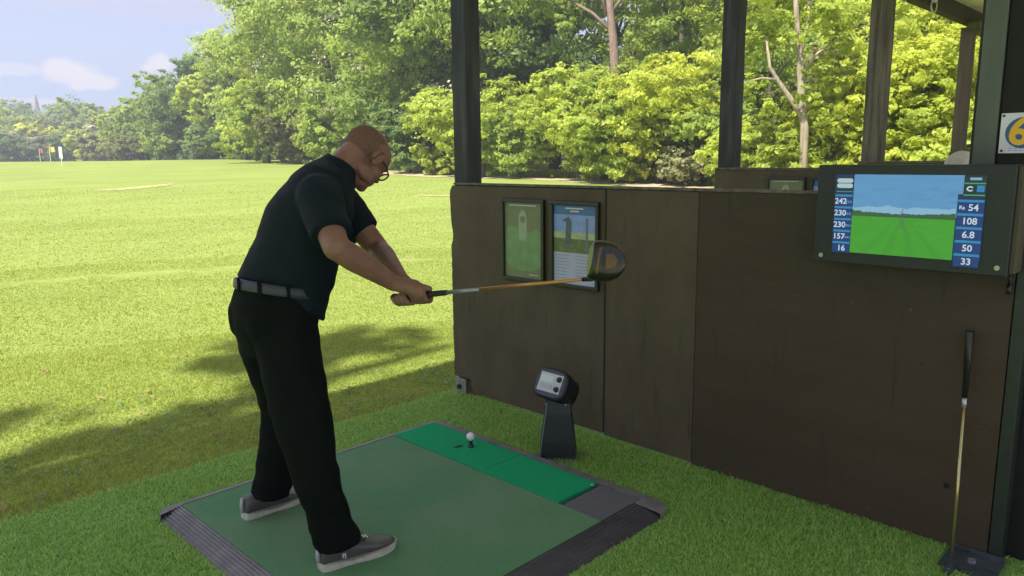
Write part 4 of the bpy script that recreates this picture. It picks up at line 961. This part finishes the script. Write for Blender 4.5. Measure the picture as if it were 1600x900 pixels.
# ---------------------------------------------------------------- club leaning on the partition
GOLD = mat('gold_shaft', (.50, .42, .20), .22, metal=.85, var=.1, scale=4)
pc = thing('leaning_club', 'golf club with gold shaft and black grip leaning against the partition', 'golf club', (2.92, .655, 0))
top = Vector((WX-.028, .700, .862)); bot = Vector((2.925, .655, .03)); dd = (bot-top)
bm = B(); tube(bm, [top, top+dd*.01, top+dd*.29], [.013, .0135, .0095], 12); obj('grip', bm, FRM, pc, True)
bm = B(); tube(bm, [top+dd*.29, top+dd*.33], [.0088, .0075], 12); obj('collar', bm, mat('silver_band', (.5, .5, .55), .3, metal=.6), pc, True)
bm = B(); tube(bm, [top+dd*.33, top+dd*.55, top+dd*.551, bot], [.0062, .0055, .0060, .0048], 10); obj('shaft', bm, GOLD, pc, True)
bm = B(); box(bm, bot.x-.055, bot.x+.012, bot.y-.012, bot.y+.012, .004, .032, .006); obj('club_head', bm, mat('dark_steel', (.035, .045, .055), .5), pc)

# ---------------------------------------------------------------- the golfer
pr = thing('person', 'golfer in black polo, black trousers and grey shoes swinging a club back', 'person', (1.38, 2.56, MZ))
SKIN = mat('skin', (.185, .088, .064), .5, col2=(.250, .124, .094), scale=14, bump=.12, bscale=220, spec=.4)
sp = [ # centre, depth a, half width b, twist
 ((1.325, 2.57, .90), .135, .165, 0), ((1.345, 2.57, .98), .140, .166, 4), ((1.385, 2.565, 1.06), .136, .160, 10),
 ((1.415, 2.555, 1.14), .146, .174, 17), ((1.450, 2.545, 1.22), .150, .192, 26), ((1.497, 2.538, 1.30), .137, .200, 34),
 ((1.540, 2.530, 1.365), .118, .200, 39), ((1.575, 2.525, 1.415), .092, .165, 41), ((1.602, 2.52, 1.455), .066, .085, 36), ((1.618, 2.52, 1.478), .058, .062, 30)]
def spine_secs(sh=1.0, sel=None, add=0):
    S = []
    for i_, (c, a, b_, tw) in enumerate(sp):
        if sel and i_ not in sel: continue
        p0 = Vector(sp[max(i_-1, 0)][0]); p1 = Vector(sp[min(i_+1, len(sp)-1)][0]); ax = (p1-p0).normalized()
        t_ = R(tw); yv = Vector((math.sin(t_), math.cos(t_), 0)); yv = (yv-ax*yv.dot(ax)).normalized()  # left side turns forward
        xv = yv.cross(ax).normalized()
        S.append((Vector(c), xv, yv, (a+add)*sh, (b_+add)*sh))
    return S
RS, RE, RW = Vector((1.425, 2.362, 1.375)), Vector((1.362, 2.165, 1.212)), Vector((1.588, 2.165, 1.064))
LS, LE, LW = Vector((1.690, 2.655, 1.335)), Vector((1.758, 2.49, 1.145)), Vector((1.655, 2.215, 1.070))
hosel = Vector((1.742, 1.392, 1.143)); gripc = Vector((1.648, 2.115, 1.017))
ca = (hosel-gripc).normalized()                 # shaft direction towards the head
butt = gripc - ca*.115
def body():
    bm = B()
    loft(bm, spine_secs(.93), 28)
    # neck and head
    caps(bm, (1.59, 2.52, 1.43), (1.655, 2.52, 1.492), .062, .058)
    # arms
    for S_, E_, W_, k in ((RS, RE, RW, 1), (LS, LE, LW, 1)):
        caps(bm, S_, E_, .060, .045); caps(bm, S_.lerp(E_, .45), E_, .053, .043)
        m1 = E_.lerp(W_, .28); caps(bm, E_, m1, .043, .046); caps(bm, m1, W_, .046, .029)
    # legs under the trousers
    for hp, kn, an in (((1.34, 2.51, .86), (1.325, 2.325, .50), (1.375, 2.27, .13)), ((1.32, 2.67, .90), (1.462, 2.79, .50), (1.415, 2.85, .13))):
        caps(bm, hp, kn, .072, .055); caps(bm, kn, an, .058, .036); caps(bm, an, Vector(an)+Vector((.0, 0, -.02)), .034, .030)
    # head, built upright then tipped forward over the ball
    pitch = R(48); yaw = R(-4)
    fwd = Vector((math.cos(pitch)*math.cos(yaw), math.sin(-yaw)*math.cos(pitch), -math.sin(pitch))); lf = Vector((-math.sin(-yaw), math.cos(yaw), 0)); lf = (lf-fwd*lf.dot(fwd)).normalized(); upv = fwd.cross(lf)
    Hm = Matrix((fwd, lf, upv)).transposed(); hc_ = Vector((1.722, 2.50, 1.505))
    W = lambda x, y, z: hc_ + Hm @ Vector((x, y, z))
    def el(x, y, z, rx, ry, rz, rot=None): ball(bm, W(x, y, z), (rx, ry, rz), Hm @ rot if rot else Hm)
    el(-.012, 0, .030, .100, .076, .088); el(.022, 0, .035, .074, .066, .074); el(-.035, 0, .010, .070, .068, .070)
    el(.030, 0, -.038, .058, .056, .072); el(.042, 0, -.078, .042, .040, .036); el(.066, 0, -.094, .020, .022, .018)
    for s in (-1, 1):
        el(.015, s*.046, -.062, .050, .018, .034); el(.052, s*.036, -.030, .030, .024, .026)
        el(.079, s*.028, .018, .014, .026, .009)                     # brow
        el(.074, s*.030, -.001, .0115, .0135, .0105)                 # eye ball and lids
        e = Matrix.Rotation(R(-12), 3, 'Y'); el(-.004, s*.080, -.006, .023, .009, .034, e)
        ec = [W(-.004+.021*math.cos(a)+.006*math.sin(a), s*(.086+.005*math.sin(a)-.006*math.cos(a)), -.004+.030*math.sin(a)) for a in np.linspace(-1.3, 3.9, 12)]
        tube(bm, ec, [.0072]*9+[.008, .009, .009], 8); el(-.008, s*.0775, -.004, .016, .0045, .026, e)
    el(.088, 0, -.008, .012, .009, .026); el(.097, 0, -.022, .016, .011, .014); el(.088, .011, -.028, .010, .008, .008); el(.088, -.011, -.028, .010, .008, .008)
    el(.084, 0, -.052, .012, .026, .008); el(.080, 0, -.064, .012, .023, .009); el(.078, 0, -.044, .012, .020, .010)
    caps(bm, (1.60, 2.52, 1.44), W(-.045, 0, -.03), .060, .056); caps(bm, (1.635, 2.52, 1.43), W(.0, 0, -.06), .045, .045)
    # hands closed round the grip
    view = Vector((-.45, -.75, .1))
    for (c, wr, fl, side) in ((gripc-ca*.040, LW, -1, 0), (gripc+ca*.038, RW, 1, 1)):
        pv = (wr-c); pv = (pv-ca*pv.dot(ca)).normalized(); nv = ca.cross(pv)*fl
        caps(bm, wr, c+pv*.042-ca*.012, .028, .030)
        Pm = Matrix((ca, pv, nv)).transposed()
        ball(bm, c+pv*.033-ca*.006+nv*.006, (.043, .026, .028), Pm)
        ball(bm, c+pv*.022+nv*.020, (.040, .018, .015), Pm)
        for i_ in range(4):
            o = c + ca*(.030-.0198*i_); rf_ = (.0098, .0102, .0098, .0088)[i_]; rad = .0235
            pts = [o + pv*math.cos(a)*rad*1.12 + nv*math.sin(a)*rad + ca*(-.004*k_) for k_, a in enumerate(np.linspace(R(55), R(305 - 12*i_), 8))]
            pts[0] = o + pv*.030 + nv*.018
            tube(bm, pts, [rf_*1.12, rf_*1.1, rf_, rf_*1.06, rf_, rf_, rf_*.95, rf_*.75], 10)
        ball(bm, c+pv*.026-nv*.014-ca*.012, (.026, .018, .014), Pm)
        tube(bm, [c+pv*.030-nv*.016-ca*.022, c+pv*.027-nv*.014+ca*.008, c+pv*.020-nv*.010+ca*.034, c+pv*.019-nv*.006+ca*.052], [.014, .0125, .0115, .0085], 10)
    me = fuse(bm, .0042, 3, .5)
    return me, W, Hm
me, HW, HM = body()
link('body', me, SKIN, pr)
# cropped grey hair, a thin shell round the back and sides
bm = B(); ball(bm, HW(-.012, 0, .030), (.1010, .0770, .0888), HM, 24); ball(bm, HW(-.035, 0, .010), (.0712, .0692, .0712), HM, 24)
bmesh.ops.delete(bm, geom=[v for v in bm.verts if (lambda q: q.x > -.012+.03*noise.noise(v.co*30) or q.z < -.028 or (q.z > .085 and q.x > -.06))(HM.transposed() @ (v.co-HW(0, 0, 0)))], context='VERTS')
obj('hair', bm, mat('cropped_hair', (.170, .086, .065), .85, var=.2, scale=120, bump=.6, bscale=500), pr, True)
# glasses
gl = B(); 
for s in (-1, 1):
    cc = [HW(.096+.002*abs(math.sin(a)), s*.033+.025*math.cos(a), -.006+.0165*math.sin(a)) for a in np.linspace(0, 2*math.pi, 20)]
    tube(gl, cc, .0034, 6, False); tube(gl, [HW(.095, s*.058, .002), HW(.055, s*.073, .008), HW(.0, s*.078, .012), HW(-.012, s*.079, .002)], .0034, 6)
tube(gl, [HW(.096, -.009, -.003), HW(.099, 0, .0), HW(.096, .009, -.003)], .002, 6)
gs = obj('glasses', gl, FRM, pr, True)
gm = bpy.data.materials.new('clear_lens'); gm.use_nodes = True; gb_ = gm.node_tree.nodes['Principled BSDF']; gb_.inputs['Transmission Weight'].default_value = 1; gb_.inputs['Roughness'].default_value = .02; gb_.inputs['IOR'].default_value = 1.05
for s in (-1, 1):
    q = B(); loft(q, [(HW(.096, s*.033, -.006), HM @ Vector((0, 1, 0)), HM @ Vector((0, 0, 1)), .0235, .0152), (HW(.0968, s*.033, -.006), HM @ Vector((0, 1, 0)), HM @ Vector((0, 0, 1)), .0235, .0152)], 20); bmesh.ops.recalc_face_normals(q, faces=q.faces); obj('lens', q, gm, gs)
# polo shirt
bm = B()
S = spine_secs(1.0, None, .012)
S = [s for k, s in enumerate(S) if 1 <= k <= 9]
hx = Vector((math.cos(R(18)), 0, -math.sin(R(18)))); hy = Vector((0, 1, 0))
S[0] = (Vector((1.366, 2.568, .990)), Vector((math.cos(R(33)), -.05, -math.sin(R(33)))).normalized(), Vector((0, .98, .16)), .164, .178)
S[1] = (Vector((1.396, 2.562, 1.07)), Vector((math.cos(R(25)), -.1, -math.sin(R(25)))).normalized(), Vector((.12, .99, 0)), .160, .178)
S[2] = (Vector((1.428, 2.555, 1.14)), S[2][1], S[2][2], .158, .184)
S[3] = (S[3][0]+Vector((.006, 0, 0)), S[3][1], S[3][2], .157, .198)
loft(bm, S, 36)
ball(bm, (1.465, 2.555, 1.07), (.092, .15, .10))        # belly over the belt
for S_, E_, f, r0, r1 in ((RS, RE, .76, .082, .068), (LS, LE, .66, .080, .068)):
    d = (E_-S_).normalized(); a_, b_ = frame_of(d)
    caps(bm, Vector((1.555, 2.525, 1.385)), S_, .078, .080)
    tube(bm, [S_-d*.06, S_-d*.03, S_+d*.02, S_.lerp(E_, f*.6), S_.lerp(E_, f)], [r0*.55, r0*.88, r0, (r0+r1)/2, r1*1.04], 20)
nk = HW(-.045, 0, -.03); nb = Vector((1.600, 2.52, 1.450)); nd = (nk-nb).normalized()
tube(bm, [nb-nd*.05, nb-nd*.01, nb+nd*.010], [.095, .082, .074], 22)
me = fuse(bm, .0068, 9, .6)
def shirt_w(c):
    n1 = noise.noise((c.x*5, c.y*5, c.z*14+c.x*9)); n2 = noise.noise((c.x*14, c.y*14, c.z*26)); n3 = noise.noise((c.x*7+c.z*7, c.y*4, c.z*9-c.x*9)); return .006*n1+.003*n2+.008*max(0, n3)
wrinkle(me, shirt_w)
CLO = mat('black_polo_fabric', (.0055, .0115, .0175), .75, var=.18, scale=8, bump=.25, bscale=350, spec=.15)
sh = link('polo_shirt', me, CLO, pr)
bm = B(); rg = tube(bm, [nb+nd*.002, nb+nd*.030], [.0765, .0700], 30, cap=False); q = obj('collar', bm, CLO, sh, True); md = q.modifiers.new('t', 'SOLIDIFY'); md.thickness = .005; md.offset = 0
# trousers
bm = B()
loft(bm, [((1.362, 2.568, 1.015), Vector((math.cos(R(14)), 0, -math.sin(R(14)))), hy, .148, .168), ((1.346, 2.568, .965), Vector((math.cos(R(10)), 0, -math.sin(R(10)))), hy, .158, .176), ((1.340, 2.57, .90), Vector((1, 0, 0)), hy, .148, .176), ((1.342, 2.57, .84), Vector((1, 0, 0)), hy, .132, .168), ((1.318, 2.57, .79), Vector((1, 0, 0)), hy, .11, .15)], 36)
ball(bm, (1.283, 2.50, .925), (.088, .090, .105)); ball(bm, (1.283, 2.645, .925), (.085, .085, .10))
def leg(P_, rr_):
    S = []
    for i_, (p, (a, b_)) in enumerate(zip(P_, rr_)):
        d = (Vector(P_[min(i_+1, len(P_)-1)])-Vector(P_[max(i_-1, 0)])).normalized(); yv = Vector((0, 1, 0)); yv = (yv-d*yv.dot(d)).normalized(); xv = yv.cross(d)
        S.append((Vector(p), xv, yv, a, b_))
    loft(bm, S, 28)
leg([(1.332, 2.490, .90), (1.330, 2.462, .80), (1.322, 2.415, .70), (1.312, 2.375, .60), (1.316, 2.340, .50), (1.322, 2.318, .40), (1.334, 2.300, .30), (1.354, 2.288, .20), (1.374, 2.280, .130), (1.376, 2.278, .103)],
    [(.122, .104), (.116, .106), (.112, .102), (.106, .096), (.099, .090), (.085, .082), (.078, .077), (.076, .074), (.082, .076), (.080, .075)])
leg([(1.345, 2.665, .90), (1.368, 2.69, .80), (1.400, 2.725, .70), (1.440, 2.76, .60), (1.465, 2.785, .50), (1.470, 2.808, .40), (1.460, 2.828, .30), (1.440, 2.842, .20), (1.420, 2.850, .130), (1.414, 2.852, .100)],
    [(.120, .11), (.112, .108), (.106, .103), (.100, .098), (.098, .094), (.096, .088), (.090, .082), (.086, .078), (.086, .077), (.084, .076)])
me = fuse(bm, .0068, 5, .6)
def tr_w(c):
    low = max(0, .45-c.z)/.45; n1 = noise.noise((c.x*6, c.y*6, c.z*11+c.x*6)); n2 = noise.noise((c.x*11, c.y*11, c.z*24)); n3 = noise.noise((c.x*3, c.y*3, c.z*9)); n4 = noise.noise((c.x*9+c.z*12, c.y*5, c.z*10-c.x*5)); return .005*n1+(.003+.007*low)*n2+.009*low*n3+.007*max(0, n4)
wrinkle(me, tr_w)
link('trousers', me, mat('black_trouser_cloth', (.0045, .0065, .0060), .85, var=.15, scale=9, bump=.2, bscale=400, spec=.1), pr)
bm = B(); bx = Vector((math.cos(R(13)), 0, -math.sin(R(13))))
for (z_, a) in ((0, 0),):
    c = Vector((1.360, 2.568, 1.028)); 
    loft(bm, [(c-Vector((0, 0, .019)), bx, hy, .1555, .1755), (c-Vector((0, 0, .017)), bx, hy, .1595, .1795), (c+Vector((.002, 0, .017)), bx, hy, .1565, .1765), (c+Vector((.002, 0, .019)), bx, hy, .1525, .1725)], 48)
bmesh.ops.recalc_face_normals(bm, faces=bm.faces)
be = obj('belt', bm, mat('blue_grey_belt', (.034, .036, .055), .45, var=.15, scale=30), pr, True)
for a in (R(182), R(215), R(250)):
    bm = B(); p = c + bx*math.cos(a)*.161 + hy*math.sin(a)*.181; rz_ = Matrix.Rotation(math.atan2(math.sin(a), math.cos(a)), 3, 'Z')
    box(bm, p.x-.003, p.x+.003, p.y-.006, p.y+.006, p.z-.026, p.z+.024, rot=rz_); obj('belt_loop', bm, MATS['black_trouser_cloth'], be)
# shoes
SH = mat('grey_leather', (.066, .063, .058), .38, col2=(.095, .090, .083), scale=20, bump=.08, bscale=200)
def shoe(hx_, hy_, tx, ty, label=None):
    h = Vector((hx_, hy_, MZ)); t_ = Vector((tx, ty, MZ)); f = (t_-h); L = f.length; f.normalize(); s = Vector((-f.y, f.x, 0)); u = Vector((0, 0, 1))
    bm = B(); secs = []
    #  along, half width, height, centre height
    for (k, wd, z0, z1) in ((.012, .022, .022, .050), (.03, .032, .020, .085), (.10, .036, .020, .098), (.22, .038, .020, .100), (.34, .040, .020, .092), (.46, .043, .020, .080), (.58, .047, .020, .068), (.72, .049, .022, .056), (.84, .045, .024, .050), (.93, .034, .026, .045), (.985, .016, .028, .038)):
        cz_ = (z0+z1)/2; secs.append((h+f*(L*k)+u*cz_, s, u, wd, (z1-z0)/2, .8))
    loft(bm, secs, 24)
    for k in range(8):
        pass
    me = fuse(bm, .004, 3); o = link('shoe', me, SH, pr)
    bm = B(); secs = []
    pr_ = [(0.0, .018), (.02, .030), (.10, .037), (.25, .037), (.42, .038), (.58, .047), (.72, .050), (.85, .046), (.94, .035), (1.0, .014)]
    lo_ = []; 
    for side in (1, -1):
        for k, wd in (pr_ if side == 1 else pr_[::-1]): lo_.append((k, side*wd))
    def zz(k, t): return (.0 + (.010*((k-.72)/.28)**2 if k > .72 else 0) + t*(.019+.006*math.cos(k*7)+(.006 if k < .1 else 0)))
    R0 = [bm.verts.new(h+f*(L*k)+s*w_+u*zz(k, 0)) for k, w_ in lo_]; R1 = [bm.verts.new(h+f*(L*k)+s*w_*1.02+u*zz(k, 1)) for k, w_ in lo_]
    for k in range(len(lo_)): bm.faces.new((R0[k], R0[(k+1) % len(lo_)], R1[(k+1) % len(lo_)], R1[k]))
    bm.faces.new(R0[::-1]); bm.faces.new(R1); bmesh.ops.recalc_face_normals(bm, faces=bm.faces)
    obj('sole', bm, mat('offwhite_sole', (.50, .47, .40), .6, var=.12, scale=40), o)
    bm = B(); tube(bm, [h+f*(L*.28)+u*.108, h+f*(L*.42)+u*.093, h+f*(L*.55)+u*.0775, h+f*(L*.60)+u*.0705], [.016, .019, .017, .008], 10); bmesh.ops.scale(bm, vec=(1, 1, 1), verts=bm.verts); obj('tongue', bm, SH, o, True)
    bm = B()
    for k in range(5):
        kk = .34+.055*k; zt_ = .117-.0078*k*1.15
        a = h+f*(L*kk)+s*.019+u*zt_; b_ = h+f*(L*(kk+.045))-s*.019+u*(zt_-.003); tube(bm, [a, a.lerp(b_, .5)+u*.006, b_], .0025, 6)
        a = h+f*(L*kk)-s*.019+u*zt_; b_ = h+f*(L*(kk+.045))+s*.019+u*(zt_-.003); tube(bm, [a, a.lerp(b_, .5)+u*.007, b_], .0025, 6)
    for sg_ in (-1, 1):
        c_ = h+f*(L*.35)+s*(sg_*.006)+u*.121; tube(bm, [c_, c_+s*sg_*.018+f*.004+u*.006, c_+s*sg_*.028+f*.018-u*.006, c_+s*sg_*.014+f*.022, c_+f*.004], .0022, 6)
        tube(bm, [c_, c_+s*sg_*.02+f*.018+u*.002, c_+s*sg_*.030+f*.034-u*.014], .0022, 6)
    obj('laces', bm, mat('white_lace', (.72, .72, .75), .8), o, True)
    bm = B(); tube(bm, [h+f*(L*.0)+u*.030, h-f*.003+u*.06, h+f*.002+u*.092], [.009, .008, .007], 8); obj('heel_tab', bm, mat('pale_heel', (.42, .42, .44), .5), o, True)
    return o, h, f, s, u, L
o1, h, f, s, u, L = shoe(1.300, 2.288, 1.600, 2.232)
mt = Matrix((( f.x, 0, -s.x*1, 0), (f.y, 0, -s.y, 0), (0, 1, 0, 0), (0, 0, 0, 1))); p_ = h+f*(L*.27)-s*.0405+u*.046; mt.translation = p_
text('side_mark', 'FJ', .022, mt, mat('white_lace', (.72, .72, .75), .8), o1, .0012, .0004)
shoe(1.292, 2.866, 1.588, 2.866)

# ---------------------------------------------------------------- the driver in his hands
dr = thing('golf_club', 'driver held back in both hands with bronze shaft and dark rounded head', 'golf club', gripc)
bm = B(); tube(bm, [butt-ca*.006, butt, butt+ca*.02, butt+ca*.265], [.012, .0150, .0138, .0098], 14); obj('grip', bm, mat('grip_rubber', (.012, .012, .015), .6, bump=.4, bscale=300), dr, True)
sl_ = (hosel-butt).length
bm = B(); tube(bm, [butt+ca*.265, butt+ca*(.265+(sl_-.265)*.26)], [.0072, .0066], 12); obj('silver_section', bm, mat('silver_shaft', (.30, .31, .36), .3, metal=.5), dr, True)
bm = B(); tube(bm, [butt+ca*(.265+(sl_-.265)*.26), butt+ca*(sl_-.012)], [.0066, .0047], 12); obj('shaft', bm, mat('bronze_shaft', (.50, .23, .08), .28, metal=.55), dr, True)
# head: sole faces away from the hands (along the shaft), toe up, face away from the golfer
toe = Vector((.20, -.05, .97)).normalized(); face = -Vector((.80, -.55, -.1)); face = (face-toe*face.dot(toe)).normalized(); sole = face.cross(toe).normalized()
if sole.dot(ca) < 0: sole = -sole
hcn = hosel + toe*.056 + sole*.018 - face*.030
bm = B(); Hh = Matrix((face, toe, sole)).transposed()
W2 = lambda a, b_, c: hcn + Hh @ Vector((a, b_, c))
SEC = [(-.062, .010, .012, 0), (-.058, .024, .015, 0), (-.045, .042, .021, 0), (-.022, .056, .027, 0), (.004, .061, .030, 0), (.028, .060, .031, 0), (.042, .056, .029, 0), (.048, .050, .025, 0)]
loft(bm, [(W2(a, 0, -.006 + .10*(-.0)*a), Hh @ Vector((0, 1, 0)), Hh @ Vector((0, 0, 1)), b_, c_, .9) for a, b_, c_, _ in SEC], 36); bmesh.ops.recalc_face_normals(bm, faces=bm.faces)
me = fuse(bm, .0028, 3)
bm = B(); tube(bm, [hosel+ca*.01, hosel+ca*.016-face*.012+toe*.010], [.011, .013], 12); obj('neck', bm, FRM, dr, True)
hd2 = link('club_head', me, mat('driver_dark', (.012, .012, .008), .28, coat=.3, metal=.3), dr)
bm = B(); tube(bm, [hosel-ca*.030, hosel, hosel+ca*.018+toe*.006], [.0072, .0078, .012], 12); obj('hosel', bm, FRM, hd2, True)
def soleplate(nm, pts, m, off):
    """a plate that hugs the domed sole"""
    q = B(); R_ = []
    cen = (sum(p[0] for p in pts)/len(pts), sum(p[1] for p in pts)/len(pts))
    def zz(a, b_):
        c_ = np.interp(a, [s_[0] for s_ in SEC], [s_[2] for s_ in SEC]); w_ = np.interp(a, [s_[0] for s_ in SEC], [s_[1] for s_ in SEC]); return -.006 + c_*max(0, 1-(abs(b_)/w_)**2.2)**.45 + off
    N_ = 5
    for j_ in range(N_+1):
        f_ = j_/N_; R_.append([q.verts.new(W2(*(lambda a, b_: (a, b_, zz(a, b_)))(cen[0]+(p[0]-cen[0])*f_, cen[1]+(p[1]-cen[1])*f_))) for p in pts] if j_ else None)
    c0_ = q.verts.new(W2(cen[0], cen[1], zz(*cen))); n_ = len(pts)
    for k in range(n_):
        q.faces.new((c0_, R_[1][k], R_[1][(k+1) % n_]))
        for j_ in range(1, N_): q.faces.new((R_[j_][k], R_[j_+1][k], R_[j_+1][(k+1) % n_], R_[j_][(k+1) % n_]))
    bmesh.ops.recalc_face_normals(q, faces=q.faces); return obj(nm, q, m, hd2, True)
def dens(P_, n_=6):
    o = []
    for a, b_ in zip(P_, P_[1:]+P_[:1]):
        for k in range(n_): o.append((a[0]+(b_[0]-a[0])*k/n_, a[1]+(b_[1]-a[1])*k/n_))
    return o
BRZ = mat('bronze_sole', (.12, .078, .032), .35, metal=.7)
soleplate('sole_plate', dens([(.012, -.026), (.020, .028), (-.012, .034), (-.034, .012), (-.026, -.018)]), FRM, .0012)
soleplate('weight_plate', dens([(.007, -.020), (.013, .022), (-.011, .028), (-.028, .010), (-.021, -.013)]), BRZ, .0024)
soleplate('edge_band', dens([(.032, -.040), (.036, -.015), (.037, .018), (.031, .042), (.025, .040), (.029, .016), (.028, -.015), (.025, -.037)]), BRZ, .0016)

# ---------------------------------------------------------------- haze over the distance
bm = B(); box(bm, -330, 420, -60, 420, -3, 60)
hz = bpy.data.materials.new('haze_air'); hz.use_nodes = True; t = hz.node_tree; t.nodes.remove(t.nodes['Principled BSDF'])
pv_ = N(t, 'ShaderNodeVolumePrincipled'); pv_.inputs['Color'].default_value = (.86, .90, 1, 1); pv_.inputs['Density'].default_value = .0018; pv_.inputs['Anisotropy'].default_value = .2
t.links.new(pv_.outputs[0], t.nodes['Material Output'].inputs['Volume'])
tag(obj('haze', bm, hz), 'thin pale haze over the far side of the field', 'haze', kind='stuff')
